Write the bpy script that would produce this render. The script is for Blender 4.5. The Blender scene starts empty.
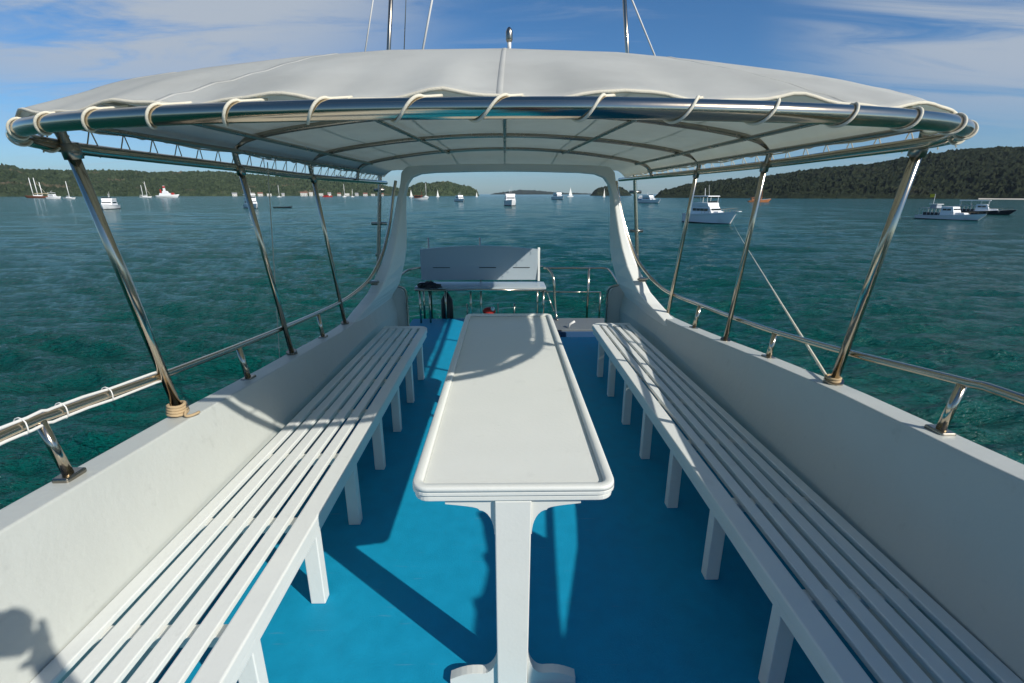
import bpy, bmesh, math, random
import numpy as np
from mathutils import Vector, Matrix
random.seed(7); rng = np.random.default_rng(5)
scene = bpy.context.scene
COL = scene.collection
R = math.radians
SEA = -3.42
EYE = 1.58
HAZE = 4e-5

# ------------------------------------------------------------------ materials
def new_mat(name):
    m = bpy.data.materials.new(name); m.use_nodes = True
    return m, m.node_tree, m.node_tree.nodes['Principled BSDF']

def paint(name, col, rough=0.4, bump=0.0015, scale=60, var=0.05, metal=0.0, dirt=0.0, spec=0.4, scuff=0.0):
    m, nt, b = new_mat(name)
    N = nt.nodes.new; L = nt.links.new
    tc = N('ShaderNodeTexCoord'); 
    n1 = N('ShaderNodeTexNoise'); n1.inputs['Scale'].default_value = scale * 0.08; n1.inputs['Detail'].default_value = 6
    n2 = N('ShaderNodeTexNoise'); n2.inputs['Scale'].default_value = scale; n2.inputs['Detail'].default_value = 4
    L(tc.outputs['Object'], n1.inputs['Vector']); L(tc.outputs['Object'], n2.inputs['Vector'])
    mix = N('ShaderNodeMix'); mix.data_type = 'RGBA'
    mix.inputs[6].default_value = (*[c * (1 - var) for c in col], 1); mix.inputs[7].default_value = (*[min(1, c * (1 + var)) for c in col], 1)
    L(n1.outputs['Fac'], mix.inputs[0])
    out = mix.outputs[2]
    if dirt > 0:
        n3 = N('ShaderNodeTexNoise'); n3.inputs['Scale'].default_value = 9; n3.inputs['Detail'].default_value = 9; n3.inputs['Roughness'].default_value = .7
        L(tc.outputs['Object'], n3.inputs['Vector'])
        rp = N('ShaderNodeValToRGB'); rp.color_ramp.elements[0].position = .60; rp.color_ramp.elements[1].position = .78
        rp.color_ramp.elements[1].color = (dirt, dirt, dirt, 1)
        L(n3.outputs['Fac'], rp.inputs[0])
        m2 = N('ShaderNodeMix'); m2.data_type = 'RGBA'
        m2.inputs[7].default_value = (*[c * .45 for c in col], 1)
        L(rp.outputs[0], m2.inputs[0]); L(out, m2.inputs[6]); out = m2.outputs[2]
    if scuff > 0:
        for rot, sx, sy, lo in ((20, 3.5, 42, .66), (-65, 3, 50, .68)):
            mp = N('ShaderNodeMapping'); mp.inputs['Rotation'].default_value = (0, 0, R(rot)); mp.inputs['Scale'].default_value = (sx, sy, sx)
            n4 = N('ShaderNodeTexNoise'); n4.inputs['Scale'].default_value = 1; n4.inputs['Detail'].default_value = 5; n4.inputs['Roughness'].default_value = .6
            L(tc.outputs['Object'], mp.inputs[0]); L(mp.outputs[0], n4.inputs['Vector'])
            r4 = N('ShaderNodeValToRGB'); r4.color_ramp.elements[0].position = lo; r4.color_ramp.elements[1].position = lo + .05; r4.color_ramp.elements[1].color = (scuff, scuff, scuff, 1)
            L(n4.outputs['Fac'], r4.inputs[0])
            m4 = N('ShaderNodeMix'); m4.data_type = 'RGBA'; m4.inputs[7].default_value = (*[min(.8, c * .6 + .12) for c in col], 1)
            L(r4.outputs[0], m4.inputs[0]); L(out, m4.inputs[6]); out = m4.outputs[2]
    L(out, b.inputs['Base Color'])
    rr_ = N('ShaderNodeMapRange'); rr_.inputs[3].default_value = max(.02, rough - .08 * (1 - metal)); rr_.inputs[4].default_value = rough + .14 * (1 - metal) + .05 * metal
    L(n1.outputs['Fac'], rr_.inputs[0]); L(rr_.outputs[0], b.inputs['Roughness'])
    b.inputs['Metallic'].default_value = metal
    b.inputs['Specular IOR Level'].default_value = spec
    if bump:
        bp = N('ShaderNodeBump'); bp.inputs['Strength'].default_value = .6; bp.inputs['Distance'].default_value = bump
        L(n2.outputs['Fac'], bp.inputs['Height']); L(bp.outputs[0], b.inputs['Normal'])
    return m

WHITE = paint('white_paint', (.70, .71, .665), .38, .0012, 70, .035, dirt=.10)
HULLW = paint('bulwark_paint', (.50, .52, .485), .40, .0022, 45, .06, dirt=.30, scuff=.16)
TABLEW = paint('table_paint', (.70, .71, .66), .40, .0007, 90, .03, dirt=.22)
BENCHW = paint('bench_paint', (.71, .725, .69), .4, .0012, 70, .05, dirt=.30, scuff=.16)
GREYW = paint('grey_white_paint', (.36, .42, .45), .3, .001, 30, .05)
BEAM = paint('weathered_grey_paint', (.13, .15, .16), .6, .002, 30, .2)
DECK = paint('blue_deck_paint', (.004, .265, .445), .58, .002, 160, .16, dirt=.30, spec=.25, scuff=.30)
STEEL = paint('stainless_steel', (.56, .48, .37), .13, 0.0002, 50, .04, metal=1.0)
STEELD = paint('dull_steel', (.34, .31, .26), .25, 0.0004, 50, .12, metal=1.0)
ROPE = paint('cream_rope', (.66, .62, .50), .85, .002, 400, .12)
TANROPE = paint('tan_rope', (.45, .33, .19), .9, .003, 400, .2)
CABLE = paint('white_cable', (.72, .71, .68), .5, 0, 50, .05)
BLACK = paint('black_rubber', (.015, .015, .017), .5, .001, 60, .2)
RED = paint('red_paint', (.45, .03, .02), .5, 0, 30, .2)
BROWN = paint('varnished_wood', (.20, .065, .03), .45, .002, 30, .3)
ORANGE = paint('orange_wood', (.42, .16, .06), .5, .002, 30, .3)
YELLOW = paint('yellow_cloth', (.75, .55, .05), .8, 0, 30, .1)
BOATW = paint('boat_gelcoat', (.82, .82, .81), .3, 0, 3, .04)
BOATG = paint('boat_grey', (.30, .33, .36), .4, 0, 3, .1)
BOATD = paint('boat_dark_hull', (.012, .013, .022), .35, 0, 3, .2)
BOATB = paint('boat_blue', (.03, .09, .20), .4, 0, 3, .2)
WIN = paint('tinted_glass', (.015, .02, .025), .08, 0, 3, .1, spec=.8)
SAIL = paint('sail_cloth', (.78, .77, .72), .8, 0, 3, .05)
TANSAIL = paint('tan_sail', (.45, .38, .24), .8, 0, 3, .15)
GOLD = paint('gold_sail', (.55, .36, .06), .8, 0, 3, .15)
SKIN = paint('skin', (.45, .26, .18), .5, .0005, 200, .1)
HAIR = paint('dark_hair', (.02, .015, .01), .6, .002, 200, .3)
SHIRT = paint('navy_cloth', (.05, .08, .16), .9, .002, 300, .15)
SHORTS = paint('khaki_cloth', (.30, .26, .18), .9, .002, 300, .15)
HOUSEW = paint('house_plaster', (.62, .60, .55), .8, 0, 2, .1)
HOUSER = paint('house_roof', (.26, .12, .08), .8, 0, 2, .3)
HOUSEG = paint('house_grey_roof', (.32, .32, .32), .8, 0, 2, .2)
SAND = paint('pale_sand', (.50, .46, .38), .9, 0, .2, .2)

def fabric_mat():
    m = bpy.data.materials.new('canopy_cloth'); m.use_nodes = True; nt = m.node_tree; nt.nodes.clear()
    N = nt.nodes.new; L = nt.links.new
    o = N('ShaderNodeOutputMaterial'); d = N('ShaderNodeBsdfPrincipled'); t = N('ShaderNodeBsdfTranslucent'); mx = N('ShaderNodeMixShader')
    tc = N('ShaderNodeTexCoord')
    n = N('ShaderNodeTexNoise'); n.inputs['Scale'].default_value = 2.2; n.inputs['Detail'].default_value = 8; n.inputs['Roughness'].default_value = .65
    L(tc.outputs['Object'], n.inputs['Vector'])
    r = N('ShaderNodeValToRGB'); r.color_ramp.elements[0].color = (.66, .645, .60, 1); r.color_ramp.elements[1].color = (.80, .785, .74, 1)
    r.color_ramp.elements[0].position = .35; r.color_ramp.elements[1].position = .6
    L(n.outputs['Fac'], r.inputs[0]); L(r.outputs[0], d.inputs['Base Color'])
    d.inputs['Roughness'].default_value = .55; d.inputs['Specular IOR Level'].default_value = .3
    t.inputs['Color'].default_value = (.62, .66, .61, 1)
    mx.inputs[0].default_value = .48
    w = N('ShaderNodeTexNoise'); w.inputs['Scale'].default_value = 5; w.inputs['Detail'].default_value = 3
    L(tc.outputs['Object'], w.inputs['Vector'])
    bp = N('ShaderNodeBump'); bp.inputs['Distance'].default_value = .012; bp.inputs['Strength'].default_value = .5
    L(w.outputs['Fac'], bp.inputs['Height']); L(bp.outputs[0], d.inputs['Normal'])
    L(d.outputs[0], mx.inputs[1]); L(t.outputs[0], mx.inputs[2]); L(mx.outputs[0], o.inputs[0])
    return m
FABRIC = fabric_mat()

SEAMCLOTH = paint('seam_tape', (.74, .725, .68), .6, .001, 60, .05)
def sea_mat():
    m, nt, b = new_mat('sea_water'); N = nt.nodes.new; L = nt.links.new
    tc = N('ShaderNodeTexCoord')
    n0 = N('ShaderNodeTexNoise'); n0.inputs['Scale'].default_value = .05; n0.inputs['Detail'].default_value = 5
    mp = N('ShaderNodeMapping'); mp.inputs['Scale'].default_value = (1, 2.2, 1); mp.inputs['Rotation'].default_value = (0, 0, R(12))
    L(tc.outputs['Object'], mp.inputs[0]); L(mp.outputs[0], n0.inputs['Vector'])
    r = N('ShaderNodeValToRGB'); r.color_ramp.elements[0].color = (.0008, .068, .057, 1); r.color_ramp.elements[1].color = (.0011, .086, .074, 1)
    r.color_ramp.elements[0].position = .3; r.color_ramp.elements[1].position = .7
    L(n0.outputs['Fac'], r.inputs[0]); L(r.outputs[0], b.inputs['Base Color'])
    b.inputs['Roughness'].default_value = .11; b.inputs['IOR'].default_value = 1.33; b.inputs['Specular IOR Level'].default_value = .33
    mp2 = N('ShaderNodeMapping'); mp2.inputs['Scale'].default_value = (.55, 2.1, 1); mp2.inputs['Rotation'].default_value = (0, 0, R(-8))
    L(tc.outputs['Object'], mp2.inputs[0])
    last = None
    for sc, dist, det in ((1.1, .52, 4), (3.0, .34, 5), (8.0, .07, 3)):
        n = N('ShaderNodeTexNoise'); n.inputs['Scale'].default_value = sc; n.inputs['Detail'].default_value = det; n.inputs['Roughness'].default_value = .6
        L(mp2.outputs[0], n.inputs['Vector'])
        bp = N('ShaderNodeBump'); bp.inputs['Strength'].default_value = .9; bp.inputs['Distance'].default_value = dist
        L(n.outputs['Fac'], bp.inputs['Height'])
        if last: L(last.outputs[0], bp.inputs['Normal'])
        last = bp
    L(last.outputs[0], b.inputs['Normal'])
    return m
SEAM = sea_mat()

def hill_mat(name, c1, c2, c3):
    m, nt, b = new_mat(name); N = nt.nodes.new; L = nt.links.new
    tc = N('ShaderNodeTexCoord')
    n0 = N('ShaderNodeTexNoise'); n0.inputs['Scale'].default_value = .055; n0.inputs['Detail'].default_value = 9; n0.inputs['Roughness'].default_value = .75
    n1 = N('ShaderNodeTexNoise'); n1.inputs['Scale'].default_value = .012; n1.inputs['Detail'].default_value = 5
    L(tc.outputs['Object'], n0.inputs['Vector']); L(tc.outputs['Object'], n1.inputs['Vector'])
    r = N('ShaderNodeValToRGB'); r.color_ramp.elements[0].color = (*c1, 1); r.color_ramp.elements[1].color = (*c2, 1)
    r.color_ramp.elements[0].position = .36; r.color_ramp.elements[1].position = .64
    L(n0.outputs['Fac'], r.inputs[0])
    r2 = N('ShaderNodeValToRGB'); r2.color_ramp.elements[0].position = .62; r2.color_ramp.elements[1].position = .72
    L(n1.outputs['Fac'], r2.inputs[0])
    mx = N('ShaderNodeMix'); mx.data_type = 'RGBA'; mx.inputs[7].default_value = (*c3, 1)
    L(r2.outputs[0], mx.inputs[0]); L(r.outputs[0], mx.inputs[6]); L(mx.outputs[2], b.inputs['Base Color'])
    b.inputs['Roughness'].default_value = .95; b.inputs['Specular IOR Level'].default_value = .05
    bp = N('ShaderNodeBump'); bp.inputs['Distance'].default_value = 9; bp.inputs['Strength'].default_value = 1
    L(n0.outputs['Fac'], bp.inputs['Height']); L(bp.outputs[0], b.inputs['Normal'])
    return m
HILLG = hill_mat('wooded_hill', (.014, .030, .012), (.085, .112, .055), (.18, .14, .09))
HILLD = hill_mat('dark_wooded_hill', (.006, .014, .008), (.042, .052, .026), (.040, .042, .026))

# ------------------------------------------------------------------ mesh helpers
def obj(name, bm, mat, parent=None, smooth=False, bevel=0.0, loc=None):
    me = bpy.data.meshes.new(name)
    bmesh.ops.recalc_face_normals(bm, faces=bm.faces)
    bm.to_mesh(me); bm.free()
    me.materials.append(mat)
    if smooth:
        me.polygons.foreach_set('use_smooth', [True] * len(me.polygons))
    o = bpy.data.objects.new(name, me); COL.objects.link(o)
    if parent: o.parent = parent
    if loc: o.location = loc
    if bevel:
        md = o.modifiers.new('bevel', 'BEVEL'); md.width = bevel; md.segments = 3; md.limit_method = 'ANGLE'; md.angle_limit = R(35)
        md.harden_normals = False
        pass
    return o

def tag(o, label=None, cat=None, group=None, kind=None):
    if label: o['label'] = label
    if cat: o['category'] = cat
    if group: o['group'] = group
    if kind: o['kind'] = kind
    return o

def thing(name, loc, label, cat, group=None, rz=0):
    o = bpy.data.objects.new(name, None); COL.objects.link(o); o.empty_display_size = .1
    o.location = loc; o.rotation_euler = (0, 0, rz)
    return tag(o, label, cat, group)

def copy_tree(o, parent=None):
    c = o.copy(); COL.objects.link(c)
    if parent: c.parent = parent
    for ch in list(o.children): copy_tree(ch, c)
    return c

def box(bm, x0, x1, y0, y1, z0, z1):
    v = [bm.verts.new(p) for p in ((x0, y0, z0), (x1, y0, z0), (x1, y1, z0), (x0, y1, z0), (x0, y0, z1), (x1, y0, z1), (x1, y1, z1), (x0, y1, z1))]
    for f in ((0, 3, 2, 1), (4, 5, 6, 7), (0, 1, 5, 4), (1, 2, 6, 5), (2, 3, 7, 6), (3, 0, 4, 7)): bm.faces.new([v[i] for i in f])
    return v

def BM(): return bmesh.new()
def boxm(*a):
    b = BM(); box(b, *a); return b

def prism(bm, pts, axis, a0, a1):
    """extrude a 2-D outline along an axis"""
    def P(u, v, a):
        return {'x': (a, u, v), 'y': (u, a, v), 'z': (u, v, a)}[axis]
    A = [bm.verts.new(P(u, v, a0)) for u, v in pts]; B = [bm.verts.new(P(u, v, a1)) for u, v in pts]
    n = len(pts)
    bm.faces.new(A); bm.faces.new(B[::-1])
    for i in range(n): bm.faces.new((A[i], B[i], B[(i + 1) % n], A[(i + 1) % n]))

def catmull(pts, sub=6, closed=False):
    P = [Vector(p) for p in pts]; n = len(P); out = []
    rngi = range(n if closed else n - 1)
    for i in rngi:
        if closed: p0, p1, p2, p3 = P[(i - 1) % n], P[i], P[(i + 1) % n], P[(i + 2) % n]
        else: p0, p1, p2, p3 = P[max(i - 1, 0)], P[i], P[i + 1], P[min(i + 2, n - 1)]
        for k in range(sub):
            t = k / sub
            out.append(.5 * ((2 * p1) + (-p0 + p2) * t + (2 * p0 - 5 * p1 + 4 * p2 - p3) * t * t + (-p0 + 3 * p1 - 3 * p2 + p3) * t ** 3))
    if not closed: out.append(P[-1])
    return out

def tube(bm, pts, r, n=10, closed=False, cap=True):
    P = [Vector(p) for p in pts]; m = len(P)
    rr = r if isinstance(r, (list, tuple)) else [r] * m
    T = []
    for i in range(m):
        a = P[(i - 1) % m] if (closed or i > 0) else P[i]; b = P[(i + 1) % m] if (closed or i < m - 1) else P[i]
        d = b - a
        T.append(d.normalized() if d.length > 1e-9 else Vector((0, 0, 1)))
    up = Vector((0, 0, 1)) if abs(T[0].z) < .9 else Vector((1, 0, 0))
    N = (up - T[0] * up.dot(T[0])).normalized(); rings = []
    for i in range(m):
        N = (N - T[i] * N.dot(T[i]))
        N = N.normalized() if N.length > 1e-6 else T[i].orthogonal().normalized()
        B = T[i].cross(N)
        rings.append([bm.verts.new(P[i] + (N * math.cos(2 * math.pi * k / n) + B * math.sin(2 * math.pi * k / n)) * rr[i]) for k in range(n)])
    for i in range(m if closed else m - 1):
        a, b = rings[i], rings[(i + 1) % m]
        for k in range(n): bm.faces.new((a[k], a[(k + 1) % n], b[(k + 1) % n], b[k]))
    if cap and not closed:
        bm.faces.new(rings[0][::-1]); bm.faces.new(rings[-1])
    return bm

def tubem(pts, r, n=10, **k):
    b = BM(); tube(b, pts, r, n, **k); return b

def lerp_pts(tab, t):
    if t <= tab[0][0]: return tab[0][1:]
    for a, b in zip(tab, tab[1:]):
        if t <= b[0]:
            f = (t - a[0]) / (b[0] - a[0]); return tuple(x + (y - x) * f for x, y in zip(a[1:], b[1:]))
    return tab[-1][1:]

# ------------------------------------------------------------------ world, sun
AZ = math.atan2(1.2, -.97)      # bearing of the sun, clockwise from +Y
EL = math.atan2(1.0, math.hypot(1.2, .97))
w = bpy.data.worlds.new('World'); scene.world = w; w.use_nodes = True
nt = w.node_tree; N = nt.nodes.new; L = nt.links.new
bg = nt.nodes['Background']
sky = N('ShaderNodeTexSky'); sky.sky_type = 'NISHITA'; sky.sun_disc = False
sky.sun_elevation = EL; sky.sun_rotation = AZ; sky.air_density = 1.0; sky.dust_density = .25; sky.ozone_density = 3.5
hs = N('ShaderNodeHueSaturation'); hs.inputs['Saturation'].default_value = 1.25; hs.inputs['Value'].default_value = .92
L(sky.outputs[0], hs.inputs['Color']); SKYTINT = True
tc = N('ShaderNodeTexCoord'); sp = N('ShaderNodeSeparateXYZ'); L(tc.outputs['Generated'], sp.inputs[0])
def math_n(op, a, b=None):
    n = N('ShaderNodeMath'); n.operation = op
    for i, v in enumerate((a, b)):
        if v is None: continue
        if isinstance(v, (int, float)): n.inputs[i].default_value = v
        else: L(v, n.inputs[i])
    return n.outputs[0]
zc = math_n('ADD', math_n('MAXIMUM', sp.outputs[2], 0.0), .12)
u_ = math_n('DIVIDE', sp.outputs[0], zc); v_ = math_n('DIVIDE', sp.outputs[1], zc)
cb = N('ShaderNodeCombineXYZ'); L(u_, cb.inputs[0]); L(v_, cb.inputs[1])
def cloud_noise(scale, rot, sx, sy, seedv, det=8, rough=.58, dist=.6):
    mp = N('ShaderNodeMapping'); mp.inputs['Rotation'].default_value = (0, 0, R(rot)); mp.inputs['Scale'].default_value = (sx, sy, 1); mp.inputs['Location'].default_value = seedv
    L(cb.outputs[0], mp.inputs[0])
    n = N('ShaderNodeTexNoise'); n.inputs['Scale'].default_value = scale; n.inputs['Detail'].default_value = det; n.inputs['Roughness'].default_value = rough; n.inputs['Distortion'].default_value = dist
    L(mp.outputs[0], n.inputs['Vector']); return n.outputs['Fac']
def smooth(v, a, b):
    n = N('ShaderNodeMapRange'); n.interpolation_type = 'SMOOTHSTEP'; n.inputs[1].default_value = a; n.inputs[2].default_value = b
    L(v, n.inputs[0]); return n.outputs[0]
def blob(az, el, rad_in, rad_out, sz=1.0):
    """weight of the sky around one bearing: where a cloud bank stands"""
    d = Vector((math.sin(R(az)) * math.cos(R(el)), math.cos(R(az)) * math.cos(R(el)), math.sin(R(el))))
    vm = N('ShaderNodeVectorMath'); vm.operation = 'SUBTRACT'; L(tc.outputs['Generated'], vm.inputs[0]); vm.inputs[1].default_value = d
    vs = N('ShaderNodeVectorMath'); vs.operation = 'MULTIPLY'; L(vm.outputs[0], vs.inputs[0]); vs.inputs[1].default_value = (1, 1, sz)
    ln = N('ShaderNodeVectorMath'); ln.operation = 'LENGTH'; L(vs.outputs[0], ln.inputs[0])
    n = N('ShaderNodeMapRange'); n.interpolation_type = 'SMOOTHSTEP'; n.inputs[1].default_value = rad_out; n.inputs[2].default_value = rad_in
    L(ln.outputs['Value'], n.inputs[0]); return n.outputs[0]
nA = cloud_noise(1.1, 24, .8, 2.0, (3.1, 1.7, 0), 10, .64, .5)
nB = cloud_noise(1.3, -28, .55, 2.6, (9.3, 4.2, 0), 10, .62, .8)
bankL = math_n('MULTIPLY', blob(-38, 25, .34, .66, 1.7), smooth(math_n('ADD', nA, .13), .42, .68))
bankL2 = math_n('MULTIPLY', blob(-22, 27, .05, .30, 2.2), smooth(math_n('ADD', nA, .16), .42, .70))
bankR = math_n('MULTIPLY', blob(47, 14, .14, .40, 2.0), smooth(math_n('ADD', nB, .14), .42, .70))
bankR2 = math_n('MULTIPLY', blob(32, 27, .05, .42, 2.0), smooth(nB, .44, .72))
wisp = math_n('MULTIPLY', smooth(nB, .50, .80), .45)
cov = math_n('MAXIMUM', math_n('MAXIMUM', math_n('MULTIPLY', bankL, .95), math_n('MULTIPLY', bankL2, .6)), math_n('MAXIMUM', math_n('MULTIPLY', bankR, .85), math_n('MAXIMUM', math_n('MULTIPLY', bankR2, .5), wisp)))
mxs = N('ShaderNodeMix'); mxs.data_type = 'RGBA'
CLOUDCOL = (4.7, 5.3, 6.1, 1)
mxs.inputs[7].default_value = CLOUDCOL
tr = N('ShaderNodeValToRGB'); tr.color_ramp.elements[0].color = (.46, .67, 1.0, 1); tr.color_ramp.elements[1].color = (1.05, 1.0, 1.0, 1); tr.color_ramp.elements[1].position = .42
ee = tr.color_ramp.elements.new(.12); ee.color = (.66, .82, 1.0, 1)
L(sp.outputs[2], tr.inputs[0])
tm = N('ShaderNodeVectorMath'); tm.operation = 'MULTIPLY'; L(hs.outputs[0], tm.inputs[0]); L(tr.outputs[0], tm.inputs[1])
tm2 = N('ShaderNodeVectorMath'); tm2.operation = 'SCALE'; tm2.inputs[3].default_value = 1.18; L(tm.outputs[0], tm2.inputs[0])
L(cov, mxs.inputs[0]); L(tm2.outputs[0], mxs.inputs[6]); L(mxs.outputs[2], bg.inputs['Color'])
bg.inputs['Strength'].default_value = .094

sd = bpy.data.lights.new('sun', 'SUN'); sd.energy = 4.9; sd.angle = R(.53); sd.color = (1, .95, .86)
so = bpy.data.objects.new('sun', sd); COL.objects.link(so)
sdir = Vector((1.2, -.97, 1.0)).normalized()
so.rotation_euler = sdir.to_track_quat('Z', 'Y').to_euler(); so.location = sdir * 30

# ------------------------------------------------------------------ sea
def make_sea():
    NR = 540
    rad = 3.2 * (1.0101 ** np.arange(NR)); rad = np.concatenate([rad, [1000, 1600, 3000, 6000, 12000, 30000]])
    ang = np.radians(np.concatenate([np.linspace(-72, 72, 1000, endpoint=False), np.linspace(72, 288, 120, endpoint=False)])); NA = len(ang)
    RR, AA = np.meshgrid(rad, ang, indexing='ij')
    X = RR * np.sin(AA); Y = RR * np.cos(AA)
    Z = np.zeros_like(X)
    cell = RR * .0101
    wind = R(186)
    for i in range(150):
        lam = .40 * (3.4 / .40) ** rng.random() if i < 110 else rng.uniform(4, 13)
        th = wind + rng.normal(0, .30)
        k = 2 * np.pi / lam
        amp = .0150 * lam ** .8 / (1 + (lam / 1.6) ** 2) if i < 110 else .0085
        ph = rng.random() * 2 * np.pi
        fade = np.clip((lam / (3.0 * cell)) - .6, 0, 1)
        s = np.sin(k * (X * np.sin(th) + Y * np.cos(th)) + ph + .6 * np.sin(.21 * X + ph) + .5 * np.sin(.17 * Y - ph))
        Z += amp * fade * (s + .25 * s * np.abs(s))
    Z *= np.clip((700 - RR) / 200, 0, 1)
    n = len(rad)
    co = np.stack([X, Y, Z], -1).reshape(-1, 3)
    co = np.concatenate([co, [[0, 0, 0]]])
    i = np.arange(n - 1)[:, None]; j = np.arange(NA)[None, :]; j2 = (j + 1) % NA
    q = np.stack([i * NA + j, i * NA + j2, (i + 1) * NA + j2, (i + 1) * NA + j], -1).reshape(-1, 4)
    tri = np.stack([np.full(NA, n * NA), (np.arange(NA) + 1) % NA, np.arange(NA)], -1)
    me = bpy.data.meshes.new('sea')
    me.vertices.add(len(co)); me.vertices.foreach_set('co', co.ravel().astype(np.float32))
    loops = np.concatenate([q.ravel(), tri.ravel()]); me.loops.add(len(loops)); me.loops.foreach_set('vertex_index', loops.astype(np.int32))
    st = np.concatenate([np.arange(len(q)) * 4, len(q) * 4 + np.arange(NA) * 3]); me.polygons.add(len(st))
    me.polygons.foreach_set('loop_start', st.astype(np.int32))
    me.polygons.foreach_set('use_smooth', np.ones(len(st), bool))
    me.update(calc_edges=True); me.validate()
    me.materials.append(SEAM)
    o = bpy.data.objects.new('sea', me); COL.objects.link(o); o.location = (0, 0, SEA)
    tag(o, kind='structure')
    # faces must look upwards
    if me.polygons[10].normal.z < 0: me.flip_normals()
    return o
make_sea()

# ------------------------------------------------------------------ hills
def fbm(x, y, seed, base, octs=6, gain=.55):
    r = np.random.default_rng(seed); out = np.zeros_like(x); a = 1; f = 1 / base
    for o in range(octs):
        for k in range(4):
            th = r.random() * 6.283; ph = r.random() * 6.283
            out += a * .3 * np.sin(2 * np.pi * f * (x * np.cos(th) + y * np.sin(th)) + ph + 1.3 * np.sin(f * 3.1 * (y * np.cos(th) - x * np.sin(th)) + ph * 2))
        a *= gain; f *= 1.93
    return out

def make_hill(name, prof, d0, d1, mat, da=.10, nd=90, rough=.07, seed=1, tree=4.5):
    az = np.arange(prof[0][0], prof[-1][0] + da, da); sl = np.interp(az, [p[0] for p in prof], [p[1] for p in prof])
    fr = np.linspace(0, 1.45, nd)
    A, Fr = np.meshgrid(np.radians(az), fr, indexing='ij'); S = np.repeat(sl[:, None], nd, 1)
    # shoreline wanders a little
    D0 = d0 * (1 + .05 * fbm(A * d0, A * 0, seed + 9, d0 * .5, 3)); D = D0 + (d1 - D0) * Fr
    X = D * np.sin(A); Y = D * np.cos(A)
    shape = np.where(Fr <= 1, np.sin(np.clip(Fr, 0, 1) * np.pi / 2) ** .9, np.clip(1 - (Fr - 1) * 1.9, 0, 1))
    top = (EYE - SEA) * np.clip(S / .01, 0, 1) + S * D - tree * 1.5 * np.clip(S / .02, 0, 1)      # height over the sea needed at that ridge
    H = shape * top
    H += np.where(S > 0, 1, 0) * fbm(X, Y, seed, d1 * .18, 5) * rough * top * np.clip(1.2 - np.abs(Fr - .45) * 2.2, 0, 1)
    trees = tree * 1.0 * np.abs(fbm(X, Y, seed + 3, 30, 4, .8)) + tree * .7 * rng.random(H.shape)
    H += trees * np.clip(H / 6, 0, 1)
    H = np.where(Fr < .012, -2, H); H = np.maximum(H, -2)
    bmv = np.stack([X, Y, H + SEA], -1).reshape(-1, 3)
    na = len(az); i = np.arange(na - 1)[:, None]; j = np.arange(nd - 1)[None, :]
    q = np.stack([i * nd + j, i * nd + j + 1, (i + 1) * nd + j + 1, (i + 1) * nd + j], -1).reshape(-1, 4)
    me = bpy.data.meshes.new(name)
    me.from_pydata(bmv.tolist(), [], q.tolist()); me.materials.append(mat)
    if sum(p.normal.z for p in me.polygons[:200]) < 0: me.flip_normals()
    o = bpy.data.objects.new(name, me); COL.objects.link(o); tag(o, kind='structure')
    return o
LEFT = [(-60, .03), (-52, .041), (-46, .041), (-44.11, .0396), (-43.33, .0388), (-43.03, .035), (-40.64, .0336), (-38.23, .0348), (-35.93, .0359), (-34.5, .0336), (-32.18, .0361), (-28.92, .0373), (-27.4, .0346), (-24.12, .0306), (-21.77, .0312), (-19.54, .0299), (-17.83, .0328), (-15.92, .027), (-14.29, .02), (-12.63, .0128), (-11.14, .0074), (-9.75, 0)]
ISL = [(-11.49, 0.0), (-11.15, .0055), (-10.24, .0166), (-9.46, .0222), (-8.37, .0204), (-7.26, .0242), (-6.15, .0243), (-5.27, .0187), (-3.94, .0132), (-3.16, .0057), (-2.94, 0.0)]
FAR = [(-1.7, 0.0), (0.0, .0038), (1.7, .0076), (3.96, .0057), (6.22, .0019), (10.68, .0003), (16, .0)]
ISR = [(9.57, 0.0), (9.79, .0019), (10.32, .0093), (11.29, .0148), (12.27, .0148), (13.26, .0092), (14.16, 0.0)]
RIGHT = [(16.6, 0.0), (17.31, .0054), (18.13, .0072), (20.11, .0178), (21.08, .0212), (23.02, .0243), (24.89, .0274), (27.43, .031), (30.98, .0403), (35.94, .0478), (39.24, .0571), (41.7, .0628), (44.04, .0638), (48, .060), (56, .062), (64, .04)]
make_hill('wooded_shore_hill', LEFT, 1450, 2050, HILLG, seed=4)
make_hill('wooded_headland', ISL, 1350, 1560, HILLG, seed=14, tree=3.5, nd=40)
make_hill('distant_island', FAR, 5200, 5900, HILLD, seed=24, tree=6, nd=20)
make_hill('small_islet', ISR, 1500, 1640, HILLD, seed=34, tree=3.5, nd=30)
make_hill('dark_forest_hill', RIGHT, 700, 1120, HILLD, seed=44, tree=3.0, da=.13, nd=120)
# pale beach strip at the foot of the right hill
bm = BM()
prev = None
for k in range(40):
    a = R(43.6 + k * .32); rr = 655 + 8 * math.sin(k * .5)
    v = [bm.verts.new((r_ * math.sin(a), r_ * math.cos(a), SEA + h)) for r_, h in ((rr, -.3), (rr + 6, .3), (rr + 60, .9))]
    if prev:
        for q in range(2): bm.faces.new((prev[q], prev[q + 1], v[q + 1], v[q]))
    prev = v
tag(obj('beach', bm, SAND, smooth=True), kind='structure')

# ------------------------------------------------------------------ deck and hull of the boat we stand on
YB, YE = -3.0, 6.22
bm = BM()
box(bm, -1.22, 1.36, YB, 5.34, -.09, 0)
box(bm, -1.22, .36, 5.34, YE, -.09, 0)
tag(obj('deck', bm, DECK), kind='structure')
bt = thing('cross_beam', (.73, 5.95, 0), 'weathered grey beam closing the gap behind the blue deck', 'beam')
obj('plank', boxm(-.365, .6, -.3, .27, -.12, .004), BEAM, bt, bevel=.01)
obj('edge_strip', boxm(-.365, .6, -.335, -.302, -.10, -.02), BOATB, bt)

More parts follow.
